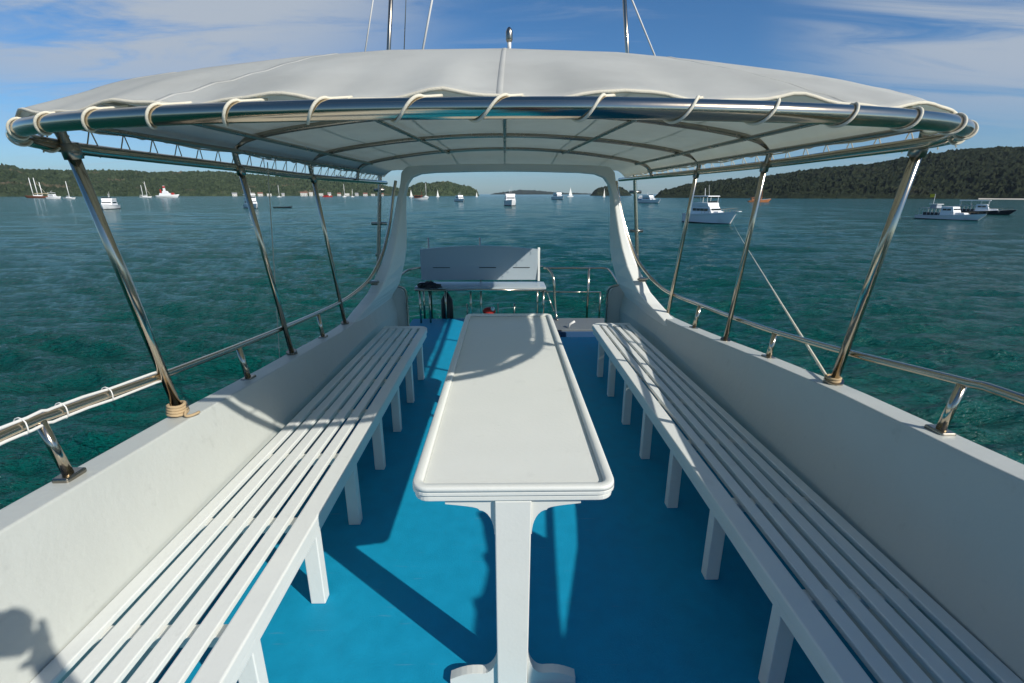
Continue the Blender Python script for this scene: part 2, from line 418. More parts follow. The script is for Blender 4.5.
# tables: Y, z of inner top edge, z of outer top edge
LT = [(-3, .93), (-1, .84), (0, .805), (1.03, .775), (1.37, .75), (1.87, .715), (2.55, .652), (2.95, .622), (3.65, .56), (3.95, .55), (4.3, .56), (4.62, .60), (5.0, .64), (6.2, .60)]
RT = [(-3, 1.20), (-1, 1.10), (.1, 1.01), (.45, .965), (.8, .905), (1.08, .857), (1.41, .833), (1.86, .80), (2.65, .712), (3.0, .668), (3.6, .60), (4.1, .552), (4.4, .57), (4.62, .61), (5.0, .64), (6.2, .60)]  # near end raised out of view so its shadow reaches further over the deck
def hullsec(side, y):
    zt = lerp_pts(LT if side < 0 else RT, y)[0]
    nar = max(0, (y - 4.1)) * .035
    if side < 0:
        xi, xo, xj, xf = -1.262 + nar * 2.2, -1.372 + nar, -1.212 + nar * 2.0, -1.19 + nar * 1.4
    else:
        xi, xo, xj, xf = 1.362 - nar * 3.0, 1.472 - nar, 1.315 - nar * 3.2, 1.30 - nar * 2
    s = side
    return [(xf, 0 - .06), (xf, .02), (xj, .40), (xi, zt), (xo, zt - .003), (xo + s * .02, zt - .16), (xo + s * .03, -.2), (xo + s * .18, -1.6), (xo + s * .1, -3.9), (xf, -3.9)]
def make_bulwark(side):
    bm = BM(); prev = None
    ys = [-3 + k * .15 for k in range(54)] + [5.04]
    for y in ys:
        v = [bm.verts.new((x, y, z)) for x, z in hullsec(side, y)]
        if prev:
            for k in range(len(v)): bm.faces.new((prev[k], prev[(k + 1) % len(v)], v[(k + 1) % len(v)], v[k]))
        else: bm.faces.new(v)
        prev = v
    bm.faces.new(prev[::-1])
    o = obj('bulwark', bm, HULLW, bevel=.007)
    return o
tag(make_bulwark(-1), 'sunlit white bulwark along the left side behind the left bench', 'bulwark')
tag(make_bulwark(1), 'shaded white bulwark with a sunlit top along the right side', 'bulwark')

# ------------------------------------------------------------------ arch
def make_arch():
    t = thing('arch', (0, 4.8, .4), 'white moulded arch with flared feet spanning the deck at its far end', 'arch')
    # (front Y, back Y, x inner, x outer, z)  along the right side from foot to shoulder; outer is the sunlit front edge
    Rr = [(3.80, 4.96, 1.36, 1.445, .50), (3.96, 4.95, 1.335, 1.43, .562), (4.10, 4.94, 1.31, 1.415, .60), (4.24, 4.93, 1.285, 1.395, .635), (4.40, 4.92, 1.235, 1.35, .705), (4.51, 4.90, 1.20, 1.315, .80), (4.60, 4.88, 1.155, 1.26, .93), (4.66, 4.87, 1.115, 1.205, 1.08), (4.71, 4.87, 1.085, 1.16, 1.23), (4.77, 4.88, 1.06, 1.125, 1.40), (4.82, 4.92, 1.035, 1.095, 1.56), (4.86, 4.96, 1.00, 1.07, 1.67)]
    top = [(4.88, 4.99, .955, 1.055, 1.73, 1.78), (4.89, 5.0, .87, 1.00, 1.762, 1.83), (4.90, 5.0, .72, .80, 1.775, 1.845), (4.9, 5.0, .3, .3, 1.785, 1.855), (4.9, 5.0, 0.02, 0.02, 1.787, 1.858)]
    secs = [[(xi, yb - (0), z), (xi + (xi - xi), yf, z), (xo, yf, z), (xo, yb, z)] for yf, yb, xi, xo, z in Rr]
    # inboard back corner sits slightly nearer the centre so that the inner face is seen
    for s, (yf, yb, xi, xo, z) in zip(secs, Rr):
        s[0] = (xi - .085 * min(1, max(0, (1.7 - z) / .7)), yb, z)
    for yf, yb, xi, xo, zi, zo in top: secs.append([(xi, yb, zi), (xi, yf, zi), (xo, yf, zo), (xo, yb, zo)])
    left = []
    for s in secs[:-1][::-1]:
        left.append([(-x * .965 + .03, y, z) for x, y, z in s])
    allS = secs + left
    bm = BM(); prev = None
    S2 = []
    for k in range(4):
        pass
    for s in allS:
        v = [bm.verts.new(p) for p in s]
        if prev:
            for k in range(4): bm.faces.new((prev[k], prev[(k + 1) % 4], v[(k + 1) % 4], v[k]))
        else: bm.faces.new(v)
        prev = v
    bm.faces.new(prev[::-1])
    for v in bm.verts: v.co -= Vector((0, 4.8, .4))
    o = obj('arch_frame', bm, WHITE, t, bevel=.014)
    # wing panels that close the deck off beside the arch feet
    for s in (-1, 1):
        x0, x1 = (-1.33, -1.05) if s < 0 else (1.085, 1.38)
        b = BM()
        ztop = .235
        inner = x0 if s > 0 else x1; outer = x1 if s > 0 else x0
        prism(b, [(inner, -.40), (outer, -.40), (outer, ztop + .06), (inner + s * .06, ztop + .02), (inner + s * .012, ztop - .03), (inner, ztop - .09)], 'y', 5.0 - 4.8, 5.045 - 4.8)
        obj('wing_panel', b, HULLW, t, bevel=.006)
    # grab rails bent over the feet
    for s, xx in ((-1, -1.05), (1, 1.085)):
        b = tubem(catmull([(xx + .16 * s, 4.90 - 4.8, .30), (xx + .06 * s, 4.93 - 4.8, .275), (xx, 4.96 - 4.8, .24), (xx - .018 * s, 4.98 - 4.8, .16), (xx - .018 * s, 4.98 - 4.8, .05), (xx - .018 * s, 4.98 - 4.8, -.38)], 5), .013, 8)
        obj('grab_rail', b, STEELD, t, smooth=True)
    # small cleats on the front edges
    for s, x, y, z in ((-1, -1.20, 4.42, .80), (1, 1.27, 4.45, .82)):
        b = BM(); box(b, x - .03, x + .03, y - 4.8 - .025, y - 4.8 + .02, z - .4 - .02, z - .4 + .02); tube(b, [(x - .05, y - 4.83, z - .395), (x + .05, y - 4.83, z - .385)], .01, 6)
        obj('cleat', b, STEELD, t, bevel=.004)
    return t
make_arch()

# ------------------------------------------------------------------ benches
def rounded_rect(x0, x1, y0, y1, rx, n=5, corners=(1, 1, 1, 1)):
    pts = []
    for (cx, cy, a0), c in zip(((x1 - rx, y1 - rx, 0), (x0 + rx, y1 - rx, 90), (x0 + rx, y0 + rx, 180), (x1 - rx, y0 + rx, 270)), corners):
        if c:
            for k in range(n + 1):
                a = R(a0 + 90 * k / n); pts.append((cx + rx * math.cos(a), cy + rx * math.sin(a)))
        else:
            pts.append({0: (x1, y1), 90: (x0, y1), 180: (x0, y0), 270: (x1, y0)}[a0])
    return pts

def make_bench(side, label):
    if side < 0: xin, xw0, xw1, ye, legs = -.722, -1.212, -1.13, 4.37, [1.075, 1.563, 2.048, 2.551, 3.033, 3.52, 4.01]
    else: xin, xw0, xw1, ye, legs = .848, 1.312, 1.215, 4.46, [1.18, 1.667, 2.16, 2.65, 3.12, 3.62, 4.06]
    s = side; y0 = -.6
    t = thing('slatted_bench', (xin, 0, 0), label, 'bench', 'long slatted benches along the bulwarks')
    top, th = .40, .034
    W = abs(xw0 - xin); W1 = abs(xw1 - (xin - .0))
    def xx(f, y):     # f in metres from the inner edge
        k = (y - 1.0) / (ye - 1.0); k = max(-.3, min(1, k))
        wf = (W + (W1 - W) * k) / W
        drift = (0.0 if s < 0 else -.03 * max(0, k))
        return s * f * wf + drift
    edge = .080; gap = .027; nsl = 5
    sw = (W - edge - .004 - nsl * gap) / nsl
    # inner edge board with a lipped profile and end board
    def slat_bm(f0, f1, ya, yb, z1, thk, segs=14, roundend=0):
        bm = BM(); prev = None
        for k in range(segs + 1):
            y = ya + (yb - ya) * k / segs
            v = [bm.verts.new(p) for p in ((xx(f0, y), y, z1 - thk), (xx(f1, y), y, z1 - thk), (xx(f1, y), y, z1), (xx(f0, y), y, z1))]
            if prev:
                for q in range(4): bm.faces.new((prev[q], prev[(q + 1) % 4], v[(q + 1) % 4], v[q]))
            else: bm.faces.new(v)
            prev = v
        bm.faces.new(prev[::-1]); return bm
    obj('edge_board', slat_bm(0, edge, y0, ye - .07, top, .045), BENCHW, t, bevel=.007)
    f = edge + gap
    for i in range(nsl):
        jitter = random.uniform(-.0015, .0015)
        obj('slat', slat_bm(f, f + sw, y0, ye - .072, top - .002 + jitter, .022), BENCHW, t, bevel=.004)
        f += sw + gap
    # end board with a rounded corner
    bm = BM(); pts = [(xx(0, ye) + s * .10, ye)]
    rc = .09; pts = []
    for k in range(7):
        a = R(90 * k / 6); pts.append((xx(0, ye) + s * (rc - rc * math.cos(a)), ye - rc + rc * math.sin(a)))
    pts = [(xx(0, ye), ye - .069)] + [p for p in pts if p[1] > ye - .069] + [(xx(W, ye), ye), (xx(W, ye), ye - .069)]
    prism(bm, pts, 'z', top - .045, top); obj('end_board', bm, BENCHW, t, bevel=.006)
    # apron under the inner edge
    obj('apron', slat_bm(.004, .026, y0, ye - .10, top - .046, .03), BENCHW, t, bevel=.003)
    # cross bearers under the slats
    for ly in legs:
        obj('bearer', boxm(min(xx(.03, ly), xx(W - .01, ly)), max(xx(.03, ly), xx(W - .01, ly)), ly + .005, ly + .05, top - .065, top - .0255), BENCHW, t, bevel=.003)
    for i, ly in enumerate(legs):
        bm = BM(); x0 = xx(0.008, ly); x1 = xx(.068, ly)
        v = box(bm, min(x0, x1), max(x0, x1), ly, ly + .048, .0, top - .077)
        o = obj('leg', bm, BENCHW, t, bevel=.004)
    return t
make_bench(-1, 'long white slatted bench along the left side, its near half in full sun')
make_bench(1, 'long white slatted bench along the right side, mostly in shade')

# ------------------------------------------------------------------ table
def make_table():
    t = thing('long_table', (.02, 2.25, 0), 'long narrow white table with raised rim in the middle of the deck', 'table')
    x0, x1, y0, y1 = -.296, .300, -1.052, 1.055
    top = .77
    bm = BM(); prism(bm, rounded_rect(x0 + .006, x1 - .006, y0 + .006, y1 - .006, .045, 6), 'z', top - .042, top - .024); obj('lower_board', bm, TABLEW, t, bevel=.004)
    bm = BM(); prism(bm, rounded_rect(x0, x1, y0, y1, .05, 6), 'z', top - .021, top - .008); obj('tabletop', bm, TABLEW, t, bevel=.003)
    # rim: a closed moulded lip
    prof = [(0, -.0075), (.0012, .0045), (.005, .0072), (.024, .0072), (.029, .003), (.032, -.0075)]
    bm = BM(); rings = []
    for inset, dz in prof:
        r = max(.012, .05 - inset)
        rings.append([bm.verts.new((p[0], p[1], top + dz)) for p in rounded_rect(x0 + inset, x1 - inset, y0 + inset, y1 - inset, r, 6)])
    n = len(rings[0])
    for a, b in zip(rings, rings[1:]):
        for k in range(n): bm.faces.new((a[k], a[(k + 1) % n], b[(k + 1) % n], b[k]))
    a, b = rings[-1], rings[0]
    for k in range(n): bm.faces.new((a[k], a[(k + 1) % n], b[(k + 1) % n], b[k]))
    obj('rim', bm, TABLEW, t, smooth=True)
    # two pedestal legs
    for yl in (-1.042, .86):
        bm = BM(); b = bm
        v = [bm.verts.new(p) for p in ((-.052, yl, .0), (.048, yl, .0), (.048, yl + .055, .0), (-.052, yl + .055, .0), (-.054, yl, top - .045), (.054, yl, top - .045), (.054, yl + .055, top - .045), (-.054, yl + .055, top - .045))]
        for f in ((0, 3, 2, 1), (4, 5, 6, 7), (0, 1, 5, 4), (1, 2, 6, 5), (2, 3, 7, 6), (3, 0, 4, 7)): bm.faces.new([v[i] for i in f])
        leg = obj('leg', bm, TABLEW, t, bevel=.004)
        for sx in (-1, 1):
            pts = [(.054 * sx, top - .046), (.20 * sx, top - .046), (.20 * sx, top - .062)]
            for k in range(1, 9):
                a = k / 8; pts.append((sx * (.20 - .10 * a - .03 * math.sin(a * math.pi)), top - .062 - .022 * a))
            for k in range(1, 9):
                a = R(90 * k / 8); pts.append((sx * (.10 - .044 * math.sin(a)), top - .084 - .085 * (1 - math.cos(a))))
            pts.append((.054 * sx, top - .17))
            b = BM(); prism(b, pts, 'y', yl + .012, yl + .044); obj('bracket', b, TABLEW, leg, bevel=.002)
            pts = [(.050 * sx, .001), (.21 * sx, .001), (.21 * sx, .024)]
            for k in range(1, 7):
                a = k / 6; pts.append((sx * (.21 - .11 * a), .024 + .024 * a + .010 * math.sin(a * math.pi)))
            for k in range(1, 9):
                a = R(90 * k / 8); pts.append((sx * (.10 - .05 * math.sin(a)), .048 + .09 * (1 - math.cos(a))))
            b = BM(); prism(b, pts, 'y', yl + .012, yl + .044); obj('foot', b, TABLEW, leg, bevel=.002)
        # batten that ties the leg to the top
        obj('cross_batten', boxm(-.21, .21, yl + .0575, yl + .10, top - .08, top - .0425), TABLEW, t, bevel=.003)
    return t
make_table()

# ------------------------------------------------------------------ canopy
RIM = [(-1.34, 5.75, 1.70), (-1.36, 5.0, 1.70), (-1.37, 3.6, 1.698), (-1.375, 2.65, 1.71), (-1.39, 2.0, 1.718), (-1.395, 1.72, 1.722), (-1.37, 1.54, 1.727), (-1.29, 1.40, 1.731), (-1.16, 1.285, 1.735), (-1.0, 1.20, 1.735), (-.82, 1.136, 1.735), (-.617, 1.079, 1.735), (-.4, 1.039, 1.735), (-.2, 1.013, 1.735), (0, .999, 1.735), (.18, .997, 1.735), (.377, 1.017, 1.735), (.591, 1.05, 1.735), (.79, 1.099, 1.735), (.96, 1.160, 1.735), (1.07, 1.225, 1.735), (1.165, 1.31, 1.736), (1.245, 1.41, 1.737), (1.315, 1.53, 1.738), (1.36, 1.68, 1.738), (1.38, 2.0, 1.737), (1.38, 2.65, 1.73), (1.37, 3.6, 1.73), (1.34, 5.0, 1.735), (1.30, 5.75, 1.735)]
RIMC = catmull(RIM, 5)
def hoop_pt(u, y):
    """u -1..1 across; hoop profile as seen under the cloth"""
    a = abs(u)
    prof = [(0, 0, 1.985), (.25, .345, 1.978), (.45, .62, 1.957), (.65, .90, 1.925), (.80, 1.10, 1.895), (.90, 1.225, 1.868), (.95, 1.29, 1.845), (.985, 1.335, 1.806), (1.0, 1.355, 1.765)]
    x, z = lerp_pts(prof, a)
    nar = 1 - .008 * (y - 2.6)
    return Vector((x * (1 if u > 0 else -1) * nar, y, z - .004 * (y - 2.6)))

def make_canopy():
    t = thing('sun_canopy', (0, 2.6, 0), 'white cloth canopy laced to a polished steel tube frame over the deck', 'canopy')
    off = Vector((0, 2.6, 0))
    def sh(pts): return [Vector(p) - off for p in pts]
    rimo = obj('rim_tube', tubem(sh(RIMC), .0195, 20), STEEL, t, smooth=True)
    # hoops and posts
    postsL = [((-1.335, 1.82, .74), (-1.36, 1.64, 1.72)), ((-1.33, 2.874, .63), (-1.36, 2.651, 1.708)), ((-1.33, 3.894, .55), (-1.36, 3.633, 1.695))]
    postsR = [((1.43, 1.946, .79), (1.375, 1.70, 1.735)), ((1.43, 2.991, .66), (1.36, 2.665, 1.727)), ((1.42, 4.10, .55), (1.36, 3.61, 1.727))]
    for i, ((bl, tl), (br, tr)) in enumerate(zip(postsL, postsR)):
        hp = [hoop_pt(u, 0) for u in (-.985, -.95, -.9, -.8, -.65, -.45, -.2, 0, .2, .45, .65, .8, .9, .95, .985)]
        for h in hp:
            f = (h.x + 1.36) / 2.72; h.y = tl[1] - .02 + (tr[1] - tl[1]) * f
            h.z -= .004 * h.y + .014
        obj('hoop', tubem(sh(catmull([Vector(tl) + Vector((0, 0, -.02))] + hp + [Vector(tr) + Vector((0, 0, -.02))], 5)), .0145, 12), STEELD, t, smooth=True)
        for b, tp in ((bl, tl), (br, tr)):
            r = .020 if i == 0 else .0165
            po = obj('post', tubem(sh([b, Vector(b).lerp(Vector(tp), .5), tp]), r * .87, 14), STEEL, t, smooth=True)
            bb = BM(); d = (Vector(tp) - Vector(b)).normalized()
            tube(bb, sh([Vector(b) - d * .01, Vector(b) + d * .018]), r * 1.9, 14); obj('base_flange', bb, STEELD, po, smooth=False)
            bb = BM(); tube(bb, sh([Vector(tp) - d * .035, Vector(tp) + d * .012]), r * 1.3, 12); obj('clamp', bb, STEELD, po, smooth=True)
    # far hoop at Y 4.62 held up by the arch
    hp = [hoop_pt(u, 4.62) - Vector((0, 0, .012)) for u in (-.985, -.95, -.9, -.8, -.65, -.45, -.2, 0, .2, .45, .65, .8, .9, .95, .985)]
    obj('hoop', tubem(sh(catmull([(-1.335, 4.62, 1.70)] + hp + [(1.335, 4.62, 1.73)], 5)), .0145, 12), STEELD, t, smooth=True)
    for x, z, xe, ze, y0 in ((-1.335, 1.80, -1.31, 1.80, 1.62), (-1.225, 1.866, -1.19, 1.855, 1.62), (-.68, 1.94, -.50, 1.945, 1.62), (0.0, 1.965, 0.0, 1.955, 1.62), (.68, 1.94, .52, 1.945, 1.62), (1.225, 1.866, 1.18, 1.855, 1.66), (1.335, 1.80, 1.30, 1.80, 1.66)):
        pts = [(x + (xe - x) * k / 6, y0 + (4.62 - y0) * k / 6, z + (ze - z) * k / 6 - .017) for k in range(7)]
        if abs(x) < 1.3:
            f = abs(x)
            if f < .1: pts = [(x, 1.06, 1.742), (x, 1.3, 1.83)] + pts
        obj('purlin', tubem(sh(catmull(pts, 3)), .0105, 10), STEELD, t, smooth=True)
    # ---- cloth
    NU, ND, NF = 121, 60, 22
    us = [-1 + 2 * k / (NU - 1) for k in range(NU)]
    # rim polyline by arc length between left and right first posts
    seg = [p for p in RIMC if p.y <= 1.70]
    Ls = [0]
    for a, b in zip(seg, seg[1:]): Ls.append(Ls[-1] + (b - a).length)
    def rimat(f):
        s = f * Ls[-1]
        for k in range(len(Ls) - 1):
            if s <= Ls[k + 1]: return seg[k].lerp(seg[k + 1], (s - Ls[k]) / (Ls[k + 1] - Ls[k]))
        return seg[-1]
    tot = Ls[-1]
    bm = BM(); rows = []
    for r in range(NF + 1):
        v = r / NF; row = []
        for k, u in enumerate(us):
            h = hoop_pt(u, 1.64 + .06 * (u + 1) / 2); h.z += .014
            rr = rimat((u + 1) / 2).copy()
            s = (u + 1) / 2 * tot
            sc = max(0, 1 - abs(((s / .37 + .3) % 1) - .5) / .36)           # hem pulled down where it is tied
            rr.z += .026 + .011 * (sc ** 1.3) * (1 - v)
            # rest on the outside of the tube
            n = Vector((rr.x * .5, rr.y - 1.9, 0)).normalized(); rr -= n * (.006 + .036 * max(0, 1 - (rr.x / 1.15) ** 2))
            p = rr.lerp(h, v); 
            bulge = math.sin(v * math.pi) * .016 * (1 - .5 * abs(u))
            wr = .0035 * math.sin(s * 17 + 3 * v) * (1 - v) + .0025 * math.sin(s * 41 + 1.2) * (1 - v) ** 2 + .004 * math.sin(s * 8.5 + v * 5) * math.sin(v * 3.14)
            p.z += bulge + wr
            row.append(bm.verts.new(p - off))
        rows.append(row)
    hoopsY = [1.66, 2.65, 3.62, 4.62, 5.72]
    for r in range(1, ND + 1):
        y = 1.67 + (5.70 - 1.67) * r / ND; row = []
        # sag between hoops
        for a, b in zip(hoopsY, hoopsY[1:]):
            if a <= y <= b: f = (y - a) / (b - a); sag = math.sin(f * math.pi); break
        for k, u in enumerate(us):
            yy = y + .06 * (u + 1) / 2 * (1 - r / ND)
            h = hoop_pt(u, yy); h.z -= max(0, yy - 4.62) * .095 * (1 - abs(u) ** 4); h.z += .014 - .012 * sag * (1 - abs(u) ** 6)
            if abs(u) > .984: h.x *= 1.016
            if abs(u) == 1: h.z += .006 * math.sin(yy * 37)
            row.append(bm.verts.new(h - off))
        rows.append(row)
    for a, b in zip(rows, rows[1:]):
        for k in range(NU - 1): bm.faces.new((a[k], a[k + 1], b[k + 1], b[k]))
    cl = obj('canopy_cloth', bm, FABRIC, t, smooth=True)
    md = cl.modifiers.new('thickness', 'SOLIDIFY'); md.thickness = .0022; md.offset = 1
    # seams: raised welts running fore and aft and fanning over the front
    def cloth_pt(u, v, lift=.003):
        k = min(NU - 1, max(0, int(round((u + 1) / 2 * (NU - 1)))))
        rr = int(round(v * NF)) if v <= 1 else NF + int(round((v - 1) * ND))
        return ROWS[rr][k] + Vector((0, 0, lift))
    ROWS = [[v.co.copy() for v in []]]
    me = cl.data; vs = [v.co.copy() for v in me.vertices]; ROWS = [vs[i * NU:(i + 1) * NU] for i in range(len(rows))]
    for u0, u1 in ((-.80, -.72), (-.45, -.36), (0, 0), (.45, .36), (.80, .72)):
        pts = [cloth_pt(u0 + (u1 - u0) * v, v) for v in [k / NF for k in range(NF + 1)]] + [cloth_pt(u1, 1 + k / 12, .003) for k in range(1, 13)]
        b = BM(); prev = None
        for p in pts:
            v4 = [b.verts.new(p + Vector(q)) for q in ((-.007, 0, -.002), (-.0055, 0, .0006), (.0055, 0, .0006), (.007, 0, -.002))]
            if prev:
                for k in range(3): b.faces.new((prev[k], prev[k + 1], v4[k + 1], v4[k]))
            prev = v4
        obj('seam', b, FABRIC, cl, smooth=True)
    # hem cord all round the front
    hem = [ROWS[0][k] + Vector((0, -.001, 0)) for k in range(0, NU, 1)]
    obj('hem_cord', tubem(hem, .0042, 6), ROPE, cl, smooth=True)
    for side in (0, NU - 1):
        obj('hem_cord', tubem([ROWS[r][side] for r in range(NF, len(ROWS), 2)], .0035, 6), ROPE, cl, smooth=True)
    # rope wraps round the front tube
    s = .10
    while s < tot - .06:
        c = rimat(s / tot); c2 = rimat(min(1, (s + .02) / tot)); d = (c2 - c).normalized(); out = Vector((d.y, -d.x, 0))
        if out.y > 0 and abs(c.x) < 1.2: out = -out
        sgn = 1 if c.x > 0.0 else 1
        up = Vector((0, 0, 1)); pts = []
        lean = random.uniform(.07, .10) * (1 - .45 * min(1, abs(c.x)))
        for k in range(12):
            a = R(105 - k * 24)
            rr = .0195 + .0030
            shift = (k / 11 - .2) * lean
            shift = -shift
            pts.append(c + out * math.cos(a) * rr + up * math.sin(a) * rr + d * shift)
        pts.insert(0, c + up * (.030) - out * .044 + d * .040)
        obj('lacing', tubem(sh(catmull(pts, 3)), .0031, 7), ROPE, t, smooth=True)
        s += random.choice((.17, .185, .16, .18))
    # side lacing: eyelet stud and a V of thin cord down to the side tube
    for side in (-1, 1):
        y = 1.62
        while y < 5.6:
            h = hoop_pt(side, y); h.x *= 1.016; h.z += .02
            rz = 1.722 if side < 0 else 1.74
            rx = side * 1.388
            b = BM(); bmesh.ops.create_icosphere(b, subdivisions=2, radius=.008, matrix=Matrix.Translation(h + Vector((side * .004, 0, .004)) - off))
            pc = obj('eyelet', b, CABLE, t, smooth=True)
            b = BM()
            for dy in (-.028, .028):
                tube(b, sh([h, (rx, y + dy, rz), (rx + side * .01, y + dy * 1.2, rz - .022)]), .0022, 5)
            obj('lacing_cord', b, ROPE if side > 0 else TANROPE, t)
            y += .148
    # wrap bands along the side tubes
    return t
make_canopy()

# rope coiled round the foot of the first left post
cr = BM()
for k in range(4):
    tube(cr, [(.030 * math.cos(a / 12 * 6.283) * (1.15 - .06 * k), .030 * math.sin(a / 12 * 6.283) * (1.15 - .06 * k), .010 + k * .011 + .002 * math.sin(a)) for a in range(12)], .0068, 6, closed=True)
tube(cr, catmull([(.034, 0, .02), (.05, -.03, .008), (.07, -.02, .006), (.08, .01, .006)], 4), .006, 6)
tag(obj('rope_coil', cr, TANROPE, smooth=True, loc=(-1.333, 1.812, .722)), 'tan rope wound round the foot of the nearest left canopy post', 'rope')
cr = BM()
for k in range(2):
    tube(cr, [(.028 * math.cos(a / 12 * 6.283), .028 * math.sin(a / 12 * 6.283), .008 + k * .012) for a in range(12)], .006, 6, closed=True)
tag(obj('rope_coil', cr, TANROPE, smooth=True, loc=(1.428, 1.95, .795)), 'tan rope looped round the foot of the nearest right canopy post', 'rope')

# ------------------------------------------------------------------ handrails
def make_rail(side, label):
    if side < 0:
        path = [(-1.345, -1.0, 1.02), (-1.35, .3, .985), (-1.36, 1.187, .958), (-1.36, 1.367, .945), (-1.36, 1.824, .892), (-1.36, 2.379, .838), (-1.36, 2.95, .79), (-1.36, 3.431, .755), (-1.34, 3.85, .74), (-1.30, 4.15, .765), (-1.25, 4.42, .83), (-1.205, 4.60, .94), (-1.16, 4.70, 1.08), (-1.11, 4.78, 1.30), (-1.07, 4.83, 1.55), (-1.04, 4.86, 1.70)]
        st = [((-1.33, .35, .79), (-1.35, .33, .98)), ((-1.33, 1.307, .757), (-1.36, 1.299, .945)), ((-1.33, 2.351, .665), (-1.36, 2.362, .835)), ((-1.33, 3.396, .58), (-1.36, 3.429, .75))]
    else:
        path = [(1.445, -1.0, 1.10), (1.45, .3, 1.06), (1.46, 1.233, 1.025), (1.46, 1.429, 1.005), (1.46, 1.926, .935), (1.46, 2.498, .866), (1.46, 3.03, .82), (1.46, 3.529, .785), (1.44, 3.9, .765), (1.40, 4.2, .775), (1.34, 4.45, .85), (1.275, 4.62, .96), (1.22, 4.72, 1.10), (1.15, 4.80, 1.32), (1.10, 4.86, 1.55), (1.07, 4.88, 1.70)]
        st = [((1.43, .38, .87), (1.45, .35, 1.05)), ((1.43, 1.417, .83), (1.46, 1.418, .995)), ((1.43, 2.469, .725), (1.46, 2.497, .86)), ((1.43, 3.52, .602), (1.46, 3.527, .775))]
    t = thing('handrail', (path[2][0], 2, .8), label, 'handrail', 'steel handrails on the bulwarks')
    off = Vector((path[2][0], 2, .8))
    obj('top_rail', tubem([p - off for p in catmull(path, 6)], .0145, 14), STEEL, t, smooth=True)
    for b, tp in st:
        b = Vector(b); tp = Vector(tp); d = (tp - b).normalized()
        o = obj('stanchion', tubem([b - off, tp - off], .0145, 12), STEEL, t, smooth=True)
        bb = BM(); box(bb, b.x - off.x - .025, b.x - off.x + .025, b.y - off.y - .036, b.y - off.y + .036, b.z - off.z - .006, b.z - off.z + .012)
        obj('foot_plate', bb, STEELD, o, bevel=.006)
    return path
pl = make_rail(-1, 'steel handrail on the left bulwark sweeping up into the arch')
make_rail(1, 'steel handrail on the right bulwark sweeping up into the arch')

# cable tied along the left rail, then up the first post
ct = thing('tied_cable', (-1.36, 1.3, .95), 'pale cable tied along the nearest stretch of the left handrail', 'cable')
co = Vector((-1.36, 1.3, .95))
for dz, dx in ((.020, .004), (-.018, .010)):
    pts = [Vector(p) + Vector((dx, 0, dz + .002 * math.sin(i * 2.1))) for i, p in enumerate(catmull(pl[:5], 5))]
    obj('cable', tubem([p - co for p in pts], .0048, 7), CABLE, ct, smooth=True)
cp = catmull(pl[:5], 8)
for y in (1.22, 1.36, 1.56):
    p = min(cp, key=lambda q: abs(q.y - y))
    obj('tie', tubem([Vector((.022 * math.cos(a), .006 * math.sin(a * .5), .027 * math.sin(a))) + p - co for a in [k / 12 * 6.283 for k in range(12)]], .0018, 6, closed=True), CABLE, ct, smooth=True)
obj('post_cable', tubem([Vector(p) - co for p in ((-1.345, 1.80, .92), (-1.335, 1.765, 1.1), (-1.338, 1.73, 1.3), (-1.343, 1.68, 1.5), (-1.348, 1.64, 1.70))], .005, 6), CABLE, ct, smooth=True)

# added canvas shape on the right rail, out of view, casts the dark deck band
b = BM(); prev = None
for k in range(41):
    y = .13 + .76 * k / 40
    top = .225 + .018 * math.sin(y * 9) + .02 * max(0, math.sin(y * 23 + 1)) ** 3
    if k in (0, 40): top *= .55
    ring = [(-.030, .0), (-.036, .08), (-.030, top * .8), (-.010, top), (.012, top), (.034, top * .8), (.040, .06), (.036, -.0), (.018, .002), (.017, .015), (-.013, .015), (-.016, .002)]
    v = [b.verts.new((x, y, z)) for x, z in ring]
    if prev:
        for q in range(len(v)): b.faces.new((prev[q], prev[(q + 1) % len(v)], v[(q + 1) % len(v)], v[q]))
    else: b.faces.new(v)
    prev = v
b.faces.new(prev[::-1])
tag(obj('shadow_canvas', b, TANROPE, smooth=True, loc=(1.452, 0, 1.065)), 'unseen tan canvas shape added on the right handrail to cast a shadow', 'shadow caster')

# ------------------------------------------------------------------ stern seat, rails
ss = thing('transom_bench', (-.32, 6.0, 0), 'wide white seat with tall back on steel legs past the table, facing aft', 'seat')
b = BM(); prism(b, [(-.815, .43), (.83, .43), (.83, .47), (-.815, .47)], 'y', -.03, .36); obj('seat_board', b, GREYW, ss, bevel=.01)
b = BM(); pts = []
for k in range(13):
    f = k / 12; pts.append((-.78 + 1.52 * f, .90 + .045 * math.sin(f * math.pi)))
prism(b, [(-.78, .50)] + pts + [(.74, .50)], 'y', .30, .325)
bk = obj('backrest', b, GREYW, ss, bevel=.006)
for x in (-.62, -.02, .42):
    obj('slot', boxm(x, x + .22, .296, .2995, .66, .668), BLACK, bk)
b = BM(); prism(b, [(.27, .49), (.33, .90), (.345, .92), (.37, .90), (.36, .49)], 'x', .742, .77); obj('side_panel', b, WHITE, ss, bevel=.004)
obj('front_bar', tubem([(-.81, -.035, .432), (.83, -.035, .432)], .014, 10), STEEL, ss, smooth=True)
for x, y in ((-.76, 0), (-.64, .02), (-.46, .2), (-.12, .02), (.01, .02), (.80, 0), (.74, .25), (-.76, .3)):
    obj('leg', tubem([(x, y, 0 if y < .2 else -.05), (x, y, .43)], .013, 8), STEEL, ss, smooth=True)
rg = thing('folded_cloth', (-.95, 5.93, .47), 'crumpled dark cloth lying on the left end of the far seat', 'cloth')
b = BM(); bmesh.ops.create_icosphere(b, subdivisions=4, radius=1)
